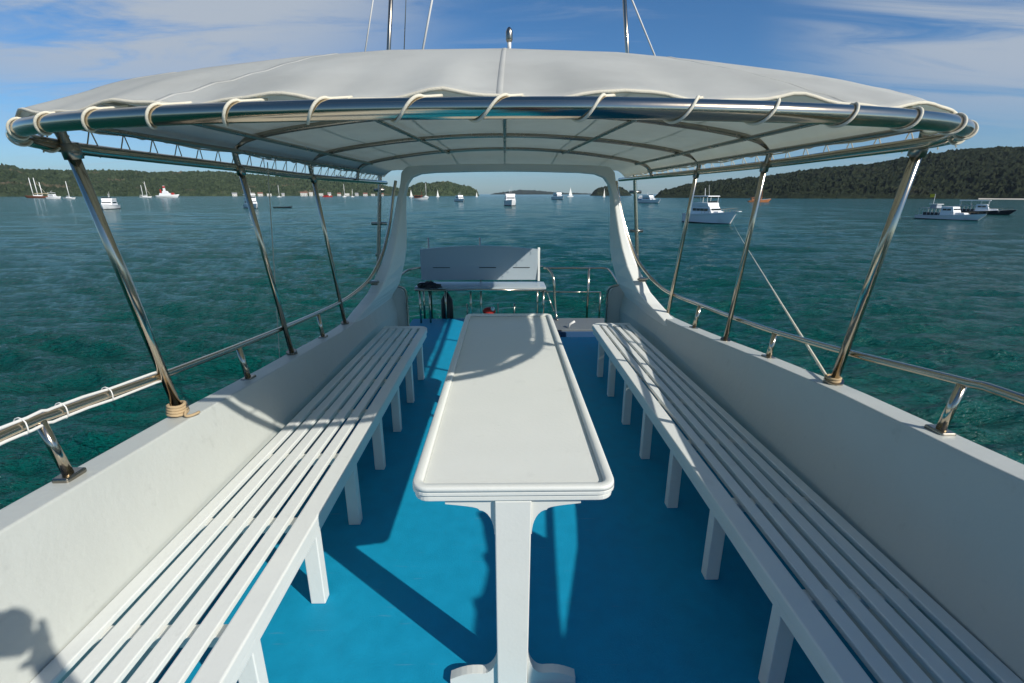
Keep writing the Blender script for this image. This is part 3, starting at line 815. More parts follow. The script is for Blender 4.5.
for v in b.verts:
    n = 1 + .22 * math.sin(v.co.x * 7 + v.co.y * 5) + .15 * math.sin(v.co.y * 13 + v.co.z * 9)
    v.co = Vector((v.co.x * .13 * n, v.co.y * .07 * n, max(0, v.co.z * .065 * n)))
obj('bundle', b, BLACK, rg, smooth=True)
fd = thing('hanging_fender', (-.78, 6.32, -.1), 'dark rubber fender hanging upright below the far seat', 'fender')
b = BM(); tube(b, [(0, 0, z) for z in (.0, .03, .08, .2, .34, .40, .44)], [.02, .06, .08, .08, .075, .04, .015], 12); obj('body', b, BLACK, fd, smooth=True)
obj('cord', tubem([(0, 0, .44), (0, -.02, .56)], .008, 6), ROPE, fd)

sr = thing('stern_rail', (.9, 6.3, 0), 'low steel guard rail with two bars at the far right end of the deck', 'railing')
off = Vector((.9, 6.3, 0))
def tb(name, pts, r, par, off=off, m=STEEL): return obj(name, tubem([Vector(p) - off for p in pts], r, 8), m, par, smooth=True)
tb('top_bar', catmull([(.50, 6.3, .655), (.8, 6.3, .656), (1.25, 6.3, .655), (1.34, 6.2, .64), (1.33, 5.6, .57)], 4), .014, sr)
tb('lower_bar', [(.46, 6.3, .34), (1.26, 6.3, .337)], .011, sr)
for x in (1.095, ): tb('post', [(x, 6.3, -.02), (x, 6.3, .655)], .014, sr)
tb('post', catmull([(.55, 6.3, .655), (.60, 6.25, .60), (.63, 6.2, .50), (.64, 6.18, .3), (.66, 6.15, .08), (.68, 6.1, 0.0)], 4), .016, sr)
tb('gate_bar', catmull([(.55, 6.3, .34), (.60, 6.28, .2), (.64, 6.2, .1)], 4), .010, sr)
tb('post', [(1.26, 6.3, -.02), (1.26, 6.3, .337)], .011, sr)
sl = thing('stern_rail', (-1.1, 6.3, 0), 'low steel guard rail running behind the far seat on the left', 'railing')
off2 = Vector((-1.1, 6.3, 0))
tb('top_bar', catmull([(-1.33, 5.5, .60), (-1.30, 5.9, .61), (-1.18, 6.3, .655), (-.6, 6.45, .655), (.5, 6.45, .655)], 4), .014, sl, off2)
for x in (-1.0, -.33): tb('post', [(x, 6.42, -.05), (x, 6.42, 1.04)], .011, sl, off2)
for x in (-.72, -.52, -.33, -.1, .12): tb('low_post', [(x, 6.42, -.1), (x, 6.42, .16)], .010, sl, off2, STEELD)
bx = thing('float_buoy', (-.22, 6.35, .02), 'small red and white float lying behind the far edge of the table', 'float')
b = BM(); bmesh.ops.create_icosphere(b, subdivisions=3, radius=.055); 
for v in b.verts: v.co.x *= 1.6; v.co.z += .05
obj('body', b, RED, bx, smooth=True)
b = BM(); bmesh.ops.create_icosphere(b, subdivisions=2, radius=.03, matrix=Matrix.Translation((.05, -.03, .09))); obj('cap', b, CABLE, bx, smooth=True)
cl = thing('mooring_cleat', (.80, 5.72, .004), 'small white cleat on the grey beam beyond the table', 'cleat')
b = BM(); tube(b, [(-.03, 0, .0), (-.01, 0, .05), (.05, .0, .085)], .014, 8); obj('horn', b, CABLE, cl, smooth=True)

# ------------------------------------------------------------------ tall poles and stays behind the arch
def pole(name, pts, r, label, cat, m=STEEL, brk=()):
    o0 = Vector(pts[0]); t = thing(name, o0, label, cat)
    obj('shaft', tubem([Vector(p) - o0 for p in pts], r, 10), m, t, smooth=True)
    for p, dx in brk:
        p = Vector(p) - o0; obj('bracket', tubem([p + Vector((-dx, 0, 0)), p + Vector((dx, 0, 0))], r * .8, 8), STEELD, t, smooth=True)
    return t
pole('outrigger_pole', [(-1.594, 5.95, 0.143), (-1.577, 5.95, 0.502), (-1.448, 5.95, 1.827), (-1.257, 5.95, 3.062), (-1.145, 5.95, 3.960)], .023, 'dark tall steel pole standing outside the left foot of the arch', 'pole', STEELD, [((-1.504, 5.95, 1.243), .09), ((-1.544, 5.95, 0.873), .03), ((-1.471, 5.95, 1.625), .06)])
pole('outrigger_pole', [(1.673, 5.95, 0.143), (1.617, 5.95, 0.862), (1.523, 5.95, 1.760), (1.347, 5.95, 3.028), (1.224, 5.95, 3.960)], .023, 'brassy tall steel pole standing outside the right foot of the arch', 'pole', STEEL, [((1.583, 5.95, 1.153), .08), ((1.538, 5.95, 1.602), .07)])
def stay(pts, r, label, m=CABLE): tag(obj('stay_wire', tubem([Vector(p) - Vector(pts[0]) for p in pts], r, 6), m, smooth=True, loc=pts[0]), label, 'wire')
stay([(-0.963, 5.95, 2.783), (-0.763, 5.95, 3.542), (-0.657, 5.95, 3.947)], .012, 'thick white stay rising steeply above the canopy left of centre')
stay([(-1.575, 5.95, 2.81), (-1.385, 5.95, 3.539), (-1.283, 5.95, 3.928)], .008, 'thin white stay leaning right, leftmost above the canopy')
stay([(-1.116, 5.95, 2.812), (-1.038, 5.95, 3.541), (-0.996, 5.95, 3.93)], .005, 'faint grey stay between the left pole and the thick white stay', STEELD)
stay([(1.794, 5.95, 2.761), (1.358, 5.95, 3.552), (1.125, 5.95, 3.974)], .009, 'white stay leaning left beside the right pole above the canopy')
# all-round light on the canopy
nl = thing('navigation_light', (0.015, 1.70, 2.0), 'small domed light on a short stalk on top of the canopy', 'light')
obj('stalk', tubem([(0, 0, 0), (0, 0, .035)], .006, 8), CABLE, nl, smooth=True)
b = BM(); tube(b, [(0, 0, .030), (0, 0, .036), (0, 0, .058), (0, 0, .066), (0, 0, .070)], [.008, .0105, .0105, .007, .003], 12); obj('lamp', b, STEELD, nl, smooth=True)
# mooring line from the white cruiser to our right side, and a thin line off the left rail
def rope_between(a, b, sag, r, label, m):
    a = Vector(a); b = Vector(b); pts = []
    for k in range(25):
        f = k / 24; p = a.lerp(b, f); p.z -= sag * 4 * f * (1 - f); pts.append(p - a)
    tag(obj('mooring_line', tubem(pts, r, 6), m, smooth=True, loc=a), label, 'rope')

# ------------------------------------------------------------------ other boats
def hull_bm(Lh, B, F, bowrise=.35, draft=.3, stern=.85, rake=.12):
    """lofted hull, bow towards +X, z=0 the waterline"""
    bm = BM(); n = 14; prev = None
    for k in range(n + 1):
        f = k / n; x = -Lh / 2 + Lh * f
        wd = B / 2 * (stern + (1 - stern) * min(1, f / .35)) * (1 - max(0, (f - .45) / .55) ** 2.1)
        wd = max(wd, .02 * B)
        zt = F * (1 + bowrise * f ** 2.2)
        xt = x + rake * Lh * max(0, (f - .55) / .45) ** 2 * 1
        pts = [(xt, -wd, zt), (xt, -wd * .97, zt * .86), (x, -wd * .84, -.02), (x, -wd * .5, -draft), (x, wd * .5, -draft), (x, wd * .84, -.02), (xt, wd * .97, zt * .86), (xt, wd, zt)]
        v = [bm.verts.new(p) for p in pts]
        if prev:
            for q in range(8): bm.faces.new((prev[q], prev[(q + 1) % 8], v[(q + 1) % 8], v[q]))
        else: bm.faces.new(v)
        prev = v
    bm.faces.new(prev[::-1]); return bm

def cabin_bm(x0, x1, w0, w1, z0, z1, rf=.3, rb=.1):
    """deckhouse with a raked front (+X) and back; w0 width at the base, w1 at the roof"""
    bm = BM()
    v = [bm.verts.new(p) for p in ((x0, -w0 / 2, z0), (x1, -w0 / 2, z0), (x1, w0 / 2, z0), (x0, w0 / 2, z0), (x0 + rb, -w1 / 2, z1), (x1 - rf, -w1 / 2, z1), (x1 - rf, w1 / 2, z1), (x0 + rb, w1 / 2, z1))]
    for f in ((0, 3, 2, 1), (4, 5, 6, 7), (0, 1, 5, 4), (1, 2, 6, 5), (2, 3, 7, 6), (3, 0, 4, 7)): bm.faces.new([v[i] for i in f])
    return bm

def windows(par, x0, x1, w, z0, z1, n, rf=.2, front=True):
    for s in (-1, 1):
        b = BM()
        st = (x1 - x0) / n
        for i in range(n): box(b, x0 + st * i + .06 * st, x0 + st * (i + 1) - .06 * st, s * w / 2 - .03 if s > 0 else s * w / 2 - .012, s * w / 2 + .012 if s > 0 else s * w / 2 + .03, z0, z1)
        obj('side_window', b, WIN, par)
    if front:
        b = BM(); box(b, x1 + rf - .02, x1 + rf + .03, -w * .42, w * .42, z0, z1); obj('windscreen', b, WIN, par)
        b = BM(); box(b, x0 - .22, x0 - .17, -w * .36, w * .36, z0 - .1, z1); obj('aft_window', b, WIN, par)

def cruiser(loc, heading, Lh, label, hullm=BOATW, fly=True, big=False, bimini=None, cat='motorboat', F=None, mast=True, boot=None, rail=False):
    """white motor cruiser; heading in degrees clockwise from +Y for its bow"""
    t = thing('motor_yacht', (loc[0], loc[1], SEA), label, cat, rz=R(90 - heading))
    s = Lh / 10.0; B = 3.5 * s; F = (F or 1.1) * s
    h = obj('hull', hull_bm(Lh, B, F, .38, .3 * s), hullm, t, smooth=True); h.data.set_sharp_from_angle(angle=R(35))
    bb = hull_bm(Lh * 1.003, B * 1.006, .16 * s, 0, .3 * s, rake=.03)
    obj('boot_stripe', bb, boot or BOATD, h)
    rb = hull_bm(Lh * 1.004, B * 1.012, .09 * s, .1, .01, rake=.12)
    for v in rb.verts: v.co.z += F * .80 * (1 + .38 * (max(0, v.co.x / Lh + .5) ** 2.2))
    obj('rub_rail', rb, BOATG, h)
    c = obj('cabin', cabin_bm(-3.2 * s, 2.3 * s, B * .80, B * .70, F * .9, F + 1.35 * s, 1.0 * s, .1 * s), BOATW, t, bevel=.08 * s)
    windows(c, -2.6 * s, 1.1 * s, B * .76, F + .55 * s, F + 1.0 * s, 4, .62 * s)
    obj('foredeck', cabin_bm(1.5 * s, 3.6 * s, B * .55, B * .40, F * .95, F + .55 * s, .9 * s, .0), BOATW, t, bevel=.06 * s)
    if fly:
        f = obj('flybridge', cabin_bm(-2.9 * s, 1.15 * s, B * .74, B * .78, F + 1.36 * s, F + 2.0 * s, .25 * s, .0), BOATW, t, bevel=.06 * s)
        g = BM(); box(g, .75 * s, .82 * s, -B * .33, B * .33, F + 2.0 * s, F + 2.3 * s); obj('windscreen', g, WIN, f)
    if bimini:
        z = F + 3.05 * s
        r = obj('hardtop', cabin_bm(-3.1 * s, 1.0 * s, B * .84, B * .80, z, z + .16 * s, .1, .05), bimini, t, bevel=.04 * s)
        for x in (-2.8, -1.0, .7):
            for sy in (-1, 1): obj('strut', tubem([(x * s, sy * B * .36, F + 1.9 * s), (x * s, sy * B * .38, z)], .045 * s, 6), BOATW, r)
    if mast:
        z0 = F + (3.2 if bimini else 2.0 if fly else 1.35) * s
        m = obj('mast', tubem([(-1.2 * s, 0, z0 - .02), (-1.35 * s, 0, z0 + 1.3 * s)], .05 * s, 6), BOATW, t)
        obj('antenna', tubem([(-.6 * s, .4 * s, z0), (-.9 * s, .4 * s, z0 + 1.9 * s)], .025 * s, 5), BOATW, t)
    if rail:
        b = BM(); prev = None
        for sy in (-1, 1):
            pts = []
            for k in range(8):
                f = .5 + .5 * k / 7; x = -Lh / 2 + Lh * f; wd = B / 2 * (1 - max(0, (f - .45) / .55) ** 2.1) * .96
                xt = x + .12 * Lh * max(0, (f - .55) / .45) ** 2; zt = F * (1 + .38 * f ** 2.2)
                pts.append((xt, sy * max(wd, .05), zt + .6 * s)); tube(b, [(xt, sy * max(wd, .05), zt - .02), (xt, sy * max(wd, .05), zt + .6 * s)], .022 * s, 5)
            tube(b, pts, .028 * s, 5)
        obj('bow_rail', b, STEEL, t)
        obj('pulpit', boxm(Lh * .56, Lh * .70, -.35 * s, .35 * s, F * 1.38, F * 1.38 + .10 * s), BOATW, t)
    return t

def sailboat(loc, heading, Lh, mast_h, label, masts=1, sails=False, hullm=BOATW, sailm=SAIL, cat='sailboat', tilt=0):
    t = thing('sailing_boat', (loc[0], loc[1], SEA), label, cat, rz=R(90 - heading))
    s = Lh / 10; B = 2.9 * s; F = .95 * s
    h = obj('hull', hull_bm(Lh, B, F, .3, .3 * s, .6), hullm, t, smooth=True)
    obj('coachroof', cabin_bm(-2.0 * s, 2.0 * s, B * .6, B * .5, F * .9, F + .55 * s, .6 * s, .2 * s), BOATW, t, bevel=.05 * s)
    for i in range(masts):
        x = (.6 * s) if masts == 1 else (2.0 * s - i * (4.2 * s) / max(1, masts - 1) * (1 if masts > 2 else .9))
        hh = mast_h * (1 if i != masts - 1 or masts == 1 else .78)
        m = obj('mast', tubem([(x, 0, F * .5), (x - tilt * hh, 0, hh)], [.13 * s + .18, .08 * s + .13], 7), BOATW, t, smooth=True)
        b = BM(); tube(b, [(x - .1 * s, 0, F + 1.2 * s), (x - 3.0 * s, 0, F + 1.25 * s)], .22 * s, 8); obj('furled_sail', b, sailm, m, smooth=True)
        if sails:
            b = BM()
            th = .06
            pts = [(x - .15, F + 1.3 * s), (x - 2.6 * s, F + 1.4 * s), (x - tilt * hh - .2, hh * .96)]
            prism(b, pts, 'y', -th, th); obj('sail', b, sailm, m)
            b = BM(); prism(b, [(x + .3, F + 1.0 * s), (x + 3.6 * s, F + .4 * s), (x + .2 - tilt * hh, hh * .86)], 'y', -th - .02, th + .02) if i == 0 else None
            if i == 0: obj('jib', b, sailm, m)
    b = BM()
    tube(b, [(Lh * .55, 0, F * 1.3), (.6 * s, 0, mast_h * .95)], .04, 4); tube(b, [(-Lh * .48, 0, F), (-.6 * s, 0, mast_h * .8)], .04, 4)
    obj('rigging', b, STEELD, t)
    return t

def workboat(loc, heading, Lh, label, hullm, cabm, roofm, name='wooden_boat', cat='wooden boat', mast=None):
    t = thing(name, (loc[0], loc[1], SEA), label, cat, rz=R(90 - heading))
    s = Lh / 12; B = 3.4 * s; F = 1.0 * s
    h = obj('hull', hull_bm(Lh, B, F, .9, .3 * s, .7, .14), hullm, t, smooth=True); h.data.set_sharp_from_angle(angle=R(35))
    rb = hull_bm(Lh * 1.004, B * 1.02, .14 * s, .1, .01, stern=.7, rake=.14)
    for v in rb.verts: v.co.z += F * .9 * (1 + .9 * (max(0, v.co.x / Lh + .5) ** 2.2))
    obj('gunwale', rb, BOATW if hullm is not BOATW else cabm, h)
    c = obj('deckhouse', cabin_bm(-4.4 * s, 1.6 * s, B * .74, B * .72, F * .9, F + 1.7 * s, .3 * s, .1 * s), cabm, t, bevel=.04 * s)
    windows(c, -4.0 * s, 1.1 * s, B * .735, F + .8 * s, F + 1.35 * s, 6, .3 * s)
    obj('roof', cabin_bm(-4.9 * s, 2.0 * s, B * .86, B * .84, F + 1.71 * s, F + 1.86 * s, .05, .05), roofm, t, bevel=.03 * s)
    if mast: obj('mast', tubem([(1.9 * s, 0, F), (1.7 * s, 0, F + mast)], .09 * s + .05, 6), cabm, t)
    return t

def diveboat(loc, heading, Lh, label, hullm, roof_full, flag, mast):
    t = thing('dive_boat', (loc[0], loc[1], SEA), label, 'dive boat', rz=R(90 - heading))
    s = Lh / 14; B = 3.9 * s; F = .95 * s
    h = obj('hull', hull_bm(Lh, B, F, .75, .3 * s, .85, .12), hullm, t, smooth=True); h.data.set_sharp_from_angle(angle=R(35))
    obj('boot_stripe', hull_bm(Lh * 1.003, B * 1.006, .14 * s, 0, .3 * s, rake=.02), BOATD, h)
    rb = hull_bm(Lh * 1.004, B * 1.02, .12 * s, .1, .01, rake=.12)
    for v in rb.verts: v.co.z += F * .9 * (1 + .75 * (max(0, v.co.x / Lh + .5) ** 2.2))
    obj('gunwale', rb, BOATW if hullm is not BOATW else BOATG, h)
    # aft open shelter with posts
    sh_ = obj('shelter_roof', boxm(-6.2 * s, -1.0 * s, -B * .42, B * .42, F + 1.75 * s, F + 1.87 * s), BOATG, t, bevel=.03 * s)
    for k in range(6):
        for sy in (-1, 1): obj('shelter_post', tubem([(-6.0 * s + k * .96 * s, sy * B * .40, F * .9), (-6.0 * s + k * .96 * s, sy * B * .40, F + 1.76 * s)], .04 * s, 6), BOATW, sh_)
    b = boxm(-5.6 * s, -1.2 * s, -B * .22, B * .22, F * .9, F + .75 * s); obj('tank_rack', b, BOATD, t)
    w_ = obj('wheelhouse', cabin_bm(-1.0 * s, 2.6 * s, B * .72, B * .62, F * .9, F + 2.3 * s, .9 * s, .0), BOATW, t, bevel=.08 * s)
    windows(w_, -.6 * s, 1.5 * s, B * .675, F + 1.35 * s, F + 1.8 * s, 2, .48 * s)
    obj('fore_cabin', cabin_bm(2.0 * s, 5.0 * s, B * .60, B * .40, F * .95, F + .85 * s, .8 * s, .0), BOATW, t, bevel=.06 * s)
    if roof_full:
        z = F + 3.35 * s
        r = obj('upper_canopy', boxm(-5.4 * s, 2.2 * s, -B * .40, B * .40, z, z + .26 * s), BOATW, t, bevel=.04 * s)
        for x in (-5.1, -2.4, 0, 1.9):
            for sy in (-1, 1): obj('canopy_post', tubem([(x * s, sy * B * .36, F + 1.8 * s), (x * s, sy * B * .36, z)], .035 * s, 6), BOATW, r)
    else:
        a = obj('radar_arch', cabin_bm(-4.1 * s, -2.3 * s, B * .5, B * .42, F + 1.88 * s, F + 2.75 * s, .25 * s, .2 * s), BOATG, t, bevel=.04 * s)
        obj('arch_top', boxm(-4.3 * s, -2.2 * s, -B * .3, B * .3, F + 2.76 * s, F + 2.90 * s), BOATW, a)
    b = BM(); 
    for sy in (-1, 1):
        pts = []
        for k in range(8):
            f = .62 + .38 * k / 7; x = -Lh / 2 + Lh * f; wd = B / 2 * (1 - max(0, (f - .45) / .55) ** 2.1) * .94; xt = x + .12 * Lh * max(0, (f - .55) / .45) ** 2; zt = F * (1 + .75 * f ** 2.2)
            pts.append((xt, sy * max(.05, wd), zt + .6 * s)); tube(b, [(xt, sy * max(.05, wd), zt), pts[-1]], .02 * s, 5)
        tube(b, pts, .025 * s, 5)
    obj('bow_rail', b, STEEL, t)
    if mast:
        m = obj('mast', tubem([(-4.0 * s, 0, F + 1.8 * s), (-4.1 * s, 0, F + mast)], .05 * s, 6), BOATW, t)
        if flag:
            b = BM(); n = 8; prev = None
            for k in range(n + 1):
                x = -4.15 * s - k * .16 * s; y = .08 * math.sin(k * .9)
                v = [b.verts.new((x, y, F + mast - .05)), b.verts.new((x, y, F + mast - .9 * s))]
                if prev: b.faces.new((prev[0], prev[1], v[1], v[0]))
                prev = v
            fl = obj('flag', b, YELLOW, m); md = fl.modifiers.new('th', 'SOLIDIFY'); md.thickness = .03
    return t

# --- placement (metres, our camera stands over the origin)
main = cruiser((36.4, 89.0), 156, 9.8, 'large white motor cruiser with hardtop near the right, bow towards the right', bimini=BOATW, rail=True, F=1.6)
diveboat((90.6, 101.0), 166, 11.0, 'white dive boat with yellow flag, front one of the pair by the forest hill', BOATW, False, True, 4.3)
diveboat((121.5, 126.5), 138, 10.8, 'black hulled dive boat with long white upper canopy at the far right', BOATD, True, False, 0)
cruiser((2.3, 228.0), 176, 16.0, 'white cruiser seen stern on in the middle of the arch opening', mast=True, F=1.2)
cruiser((50.4, 477.9), 160, 19.0, 'small boxy white cruiser just right of the middle of the arch opening', mast=False, F=1.3)
cruiser((-31.4, 351.0), 155, 13.5, 'white cruiser in the left half of the arch opening, right of the headland boats', F=1.1)
workboat((-80.8, 479.7), 110, 15.0, 'wooden boat with red brown house and cream hull at the left inside of the arch', BOATW, BROWN, RED, mast=6)
cruiser((83.6, 290.7), 150, 13.5, 'white cruiser just right of the right arch leg, in front of a dark one', F=1.2)
cruiser((115.5, 420.9), 100, 11.5, 'dark blue cruiser behind a white one just right of the arch', hullm=BOATB, mast=False, F=1.3)
workboat((165.3, 326.2), 95, 12.5, 'orange brown wooden boat behind the second right canopy post', ORANGE, ORANGE, ORANGE, mast=6.5)
cruiser((-137.7, 176.4), 158, 11.5, 'white cruiser with dark waterline to the right of the first left canopy post', boot=BOATD, F=1.1)
cruiser((-94.5, 188.4), 140, 11.5, 'white cruiser with open top behind the second left canopy post', bimini=BOATW, F=1.1)
dg = thing('dinghy', (-84.0, 190.0, SEA), 'low dark dinghy trailing to the right of a white cruiser', 'dinghy', rz=R(5))
obj('hull', hull_bm(6.2, 1.4, .38, .5, .15), BOATD, dg, smooth=True)
obj('thwart', boxm(-1.2, -.9, -.55, .55, .36, .44), BROWN, dg)
sailboat((-607, 664), 262, 25, 25, 'schooner with three masts and tan sails at the far left', masts=3, sailm=TANSAIL, hullm=BROWN, cat='schooner')
cruiser((-471.5, 533.1), 95, 13.5, 'white motor catamaran moored beside the schooner at far left', F=1.5, bimini=BOATW)
sailboat((-452.2, 529), 100, 13.0, 17.5, 'white sloop with bare mast right beside the motor catamaran', masts=1)
sailboat((-519.4, 735), 85, 15.0, 22.0, 'two masted ketch with bare masts between the left posts', masts=2)
fy = thing('ferry', (-498, 749.6, SEA), 'small white ship with a red banded funnel below the left hill', 'ship', rz=R(8))
h = obj('hull', hull_bm(28, 7, 3.0, .5, .5), BOATW, fy, smooth=True)
obj('superstructure', cabin_bm(-9, 6, 5.6, 5.0, 2.8, 6.2, 1.5, .8), BOATW, fy, bevel=.2)
obj('bridge', cabin_bm(-4.5, 3.0, 4.6, 4.0, 6.25, 9.2, 1.2, .4), BOATW, fy, bevel=.2)
fn = obj('funnel', cabin_bm(-3.2, -.4, 2.4, 2.0, 9.25, 16.5, .4, .4), BOATW, fy, bevel=.2)
obj('red_band', cabin_bm(-2.98, -.62, 2.25, 2.1, 13.2, 16.0, .1, .1), RED, fn)
obj('red_stack', cabin_bm(-7.6, -6.2, 1.6, 1.4, 6.25, 11.5, .1, .1), RED, fy)
obj('aft_house', cabin_bm(7.6, 10.2, 3, 2.6, 2.8, 6.8, .4, .1), RED, fy)
workboat((-298, 849.2), 90, 15, 'small red fishing boat below the houses on the left shore', RED, RED, BROWN, mast=7)
sailboat((-272, 858.8), 15, 10.5, 21, 'sailboat with a tall bare mast left of the dark pole')
sailboat((-259.0, 860.7), 20, 8.5, 13, 'smaller sailboat with a low sail beside the tall masted one')
sailboat((-365.9, 822.3), 20, 9, 19, 'lone sailboat with a thin mast beneath the left shore houses')
sailboat((-164.4, 884.8), 30, 10, 12, 'tiny white sailboat at the left edge of the arch opening', sails=True)
sailboat((-139.1, 889.5), 25, 12, 24, 'tall masted pale yacht in front of the headland')
sailboat((-119.0, 892.0), 40, 8, 12, 'tiny sailboat below the top of the headland', sails=True)
sailboat((-50.6, 898.5), 35, 6.5, 8, 'tiny sailboat at the right tip of the headland', sails=True)
sailboat((115.2, 892.6), 60, 13, 16, 'white sailboat on the horizon right of the boxy cruiser', sails=True)
sailboat((173.7, 883.1), 40, 8.5, 14, 'tiny sailboat in front of the small islet', sails=True)
rope_between((38.4, 83.0, SEA + .3), (1.43, 1.99, .80), .1, .0065, 'long pale rope from the large cruiser to the foot of our right post', ROPE)
rope_between((-1.33, 2.90, 1.75), (-1.9, 3.2, -3.4), .05, .003, 'thin line hanging down to the water behind the second left post', ROPE)

# ------------------------------------------------------------------ houses along the left shore
hk = [(-26.5, 20, 8, 0), (-25.7, 15, 7, 1), (-24.9, 14, 6, 0), (-23.6, 9, 5, 2), (-21.6, 22, 9, 1), (-20.9, 12, 10, 0), (-20.0, 18, 7, 0), (-19.1, 11, 7, 2), (-18.1, 12, 6, 1), (-17.3, 16, 7, 0), (-16.3, 10, 6, 2), (-15.4, 14, 6, 1), (-14.6, 12, 5, 0), (-13.7, 14, 5, 1), (-28.0, 14, 6, 2), (-33.2, 16, 5, 1)]
names = ['white flat roofed hotel', 'cream house with a red roof', 'small white house with grey roof']
for i, (a, wd, hh, kind) in enumerate(hk):
    wd *= .72; hh *= .85
    D = 1395 + random.uniform(-5, 12); x, y = D * math.sin(R(a)), D * math.cos(R(a))
    t = thing('seaside_house', (x, y, SEA), names[kind] + ' on the left shore', 'house', 'houses along the left shore', rz=R(-a + random.uniform(-12, 12)))
    z0 = -1.5 if a > -27 else 0
    wl = obj('wall', boxm(-wd / 2, wd / 2, -5, 5, -4, hh), HOUSEW, t)
    if kind == 0: obj('roof', boxm(-wd / 2 - .5, wd / 2 + .5, -5.5, 5.5, hh + .02, hh + .8), HOUSEW, t)
    else:
        b = BM(); prism(b, [(-5.8, hh + .02), (5.8, hh + .02), (0, hh + 3.0)], 'x', -wd / 2 - .6, wd / 2 + .6); obj('roof', b, HOUSER if kind == 1 else HOUSEG, t)
    for fl in range(max(1, int(hh // 3.2))):
        for k in range(max(2, int(wd // 3.5))):
            xk = -wd / 2 + (k + .5) * wd / max(2, int(wd // 3.5)); obj('window', boxm(xk - .7, xk + .7, -5.12, -5.02, fl * 3.2 + .9, fl * 3.2 + 2.4), WIN, wl)

# ------------------------------------------------------------------ the photographer, standing behind the lens
def skinned(name, verts, edges, rad, mat, parent, sub=1, root=0):
    me = bpy.data.meshes.new(name); me.from_pydata(verts, edges, []); me.materials.append(mat)
    o = bpy.data.objects.new(name, me); COL.objects.link(o)
    if parent: o.parent = parent
    md = o.modifiers.new('skin', 'SKIN'); md.use_smooth_shade = True
    sv = me.skin_vertices[0].data
    for i, r in enumerate(rad):
        sv[i].radius = (r, r) if not isinstance(r, tuple) else r
        sv[i].use_root = i == root
    m2 = o.modifiers.new('sub', 'SUBSURF'); m2.levels = sub; m2.render_levels = sub
    return o
PO = (0.02, -.30, 0)
pt = thing('person', PO, 'person in navy shirt holding a camera up at the near end of the deck', 'person')
V = [(0, 0, .93), (0, .0, 1.08), (0, .01, 1.25), (0, .02, 1.38), (0, .05, 1.45), (0, .075, 1.53), (0, .08, 1.60), (0, .07, 1.66)]; RD = [(.15, .11), (.135, .10), (.155, .105), (.11, .085), (.055, .055), (.072, .082), (.078, .09), (.055, .065)]
E_ = [(i, i + 1) for i in range(7)]
def chain(base, pts):
    global V
    p = base
    for q, r in pts:
        V.append(q); RD.append(r); E_.append((p, len(V) - 1)); p = len(V) - 1
    return p
for sx in (-1, 1):
    chain(0, [((.095 * sx, .0, .86), .092), ((.11 * sx, .015, .66), .072), ((.12 * sx, .02, .49), .052), ((.13 * sx, -.01, .30), .050), ((.135 * sx, -.02, .10), .036), ((.14 * sx, .02, .045), .036), ((.15 * sx, .14, .03), .028)])
    w = chain(3, [((.155 * sx, .02, 1.37), .058), ((.22 * sx, .05, 1.27), .046), ((.235 * sx, .13, 1.17), .038), ((.15 * sx, .20, 1.36), .034), ((.090 * sx, .215, 1.50), .026), ((.082 * sx, .215, 1.535), (.030, .020))])
    for j, (dz, ln) in enumerate(((.0, .8), (.018, 1.0), (.036, .95), (.050, .75))):
        chain(w, [((.078 * sx, .235, 1.535 + dz * .9), .0095), ((.066 * sx, .262, 1.538 + dz), .009), ((.040 * sx + .01 * sx * j * .3, .266, 1.54 + dz), .008)])
    chain(w, [((.070 * sx, .205, 1.522), .011), ((.045 * sx, .196, 1.517), .0095)])
skinned('body', V, E_, RD, SKIN, pt, 1)
b = BM(); bmesh.ops.create_icosphere(b, subdivisions=3, radius=1)
for v in b.verts: v.co = Vector((v.co.x * .086, .072 + v.co.y * .10 - .012, 1.635 + max(v.co.z, -.5 if v.co.y < 0 else .05) * .085))
obj('hair', b, HAIR, pt, smooth=True)
SV = [(0, 0, .98), (0, .0, 1.10), (0, .01, 1.25), (0, .02, 1.375)]; SR = [(.165, .125), (.15, .115), (.17, .12), (.12, .095)]; SE = [(0, 1), (1, 2), (2, 3)]
for sx in (-1, 1):
    k = len(SV); SV += [(.15 * sx, .02, 1.37), (.225 * sx, .05, 1.265)]; SR += [.072, .062]; SE += [(3, k), (k, k + 1)]
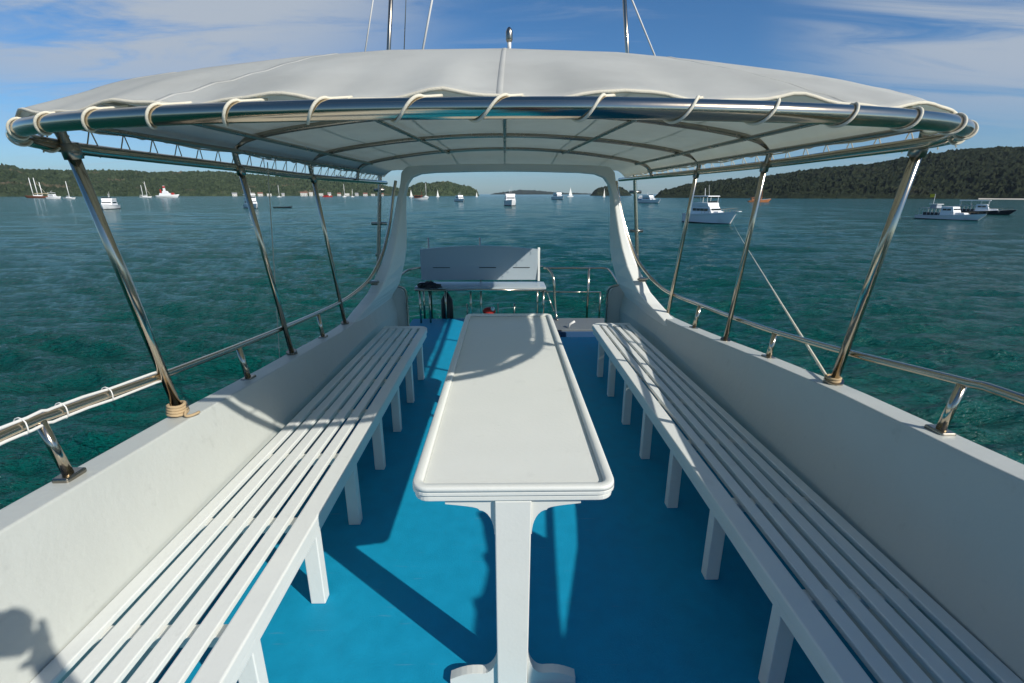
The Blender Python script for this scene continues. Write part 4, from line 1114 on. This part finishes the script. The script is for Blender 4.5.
skinned('shirt', SV, SE, SR, SHIRT, pt, 1)
SV = [(0, 0, .98), (0, 0, .90)]; SR = [(.155, .12), (.15, .12)]; SE = [(0, 1)]
for sx in (-1, 1):
    k = len(SV); SV += [(.10 * sx, .0, .82), (.115 * sx, .015, .58)]; SR += [.105, .09]; SE += [(1, k), (k, k + 1)]
skinned('shorts', SV, SE, SR, SHORTS, pt, 1)
hc = thing('hand_camera', (0, -.065, 1.58), 'black camera held up in both hands by the person', 'camera')
obj('camera_body', boxm(-.066, .066, -.028, .022, -.045, .040), BLACK, hc, bevel=.006)
b = BM(); tube(b, [(0, .023, 0), (0, .05, 0)], .036, 20); obj('lens', b, BLACK, hc)
obj('viewfinder', boxm(-.022, .022, -.03, .015, .041, .062), BLACK, hc, bevel=.005)

# ------------------------------------------------------------------ sea air
hm = bpy.data.materials.new('sea_air'); hm.use_nodes = True; hn = hm.node_tree; hn.nodes.clear()
ho = hn.nodes.new('ShaderNodeOutputMaterial'); hv = hn.nodes.new('ShaderNodeVolumePrincipled')
hv.inputs['Color'].default_value = (.75, .87, 1, 1); hv.inputs['Density'].default_value = HAZE; hv.inputs['Anisotropy'].default_value = .2
hn.links.new(hv.outputs[0], ho.inputs['Volume'])
tag(obj('haze', boxm(-9000, 9000, -3000, 9000, SEA - 6, 260), hm), kind='stuff')

# ------------------------------------------------------------------ camera
cam = bpy.data.cameras.new('camera'); camo = bpy.data.objects.new('camera', cam); COL.objects.link(camo)
F = 483.0; cam.sensor_width = 36; cam.lens = F / 1024 * 36; cam.clip_start = .01; cam.clip_end = 60000
pitch = math.atan((341.5 - 194) / F); yaw = math.atan(7 / F * math.cos(pitch))
camo.location = (0, 0, EYE); camo.rotation_euler = (math.pi / 2 - pitch, 0, -yaw)
scene.camera = camo
scene.render.resolution_x = 1024; scene.render.resolution_y = 683
vs = scene.view_settings; vs.view_transform = 'Standard'; vs.look = 'None'; vs.exposure = 0; vs.gamma = 1; vs.use_curve_mapping = False
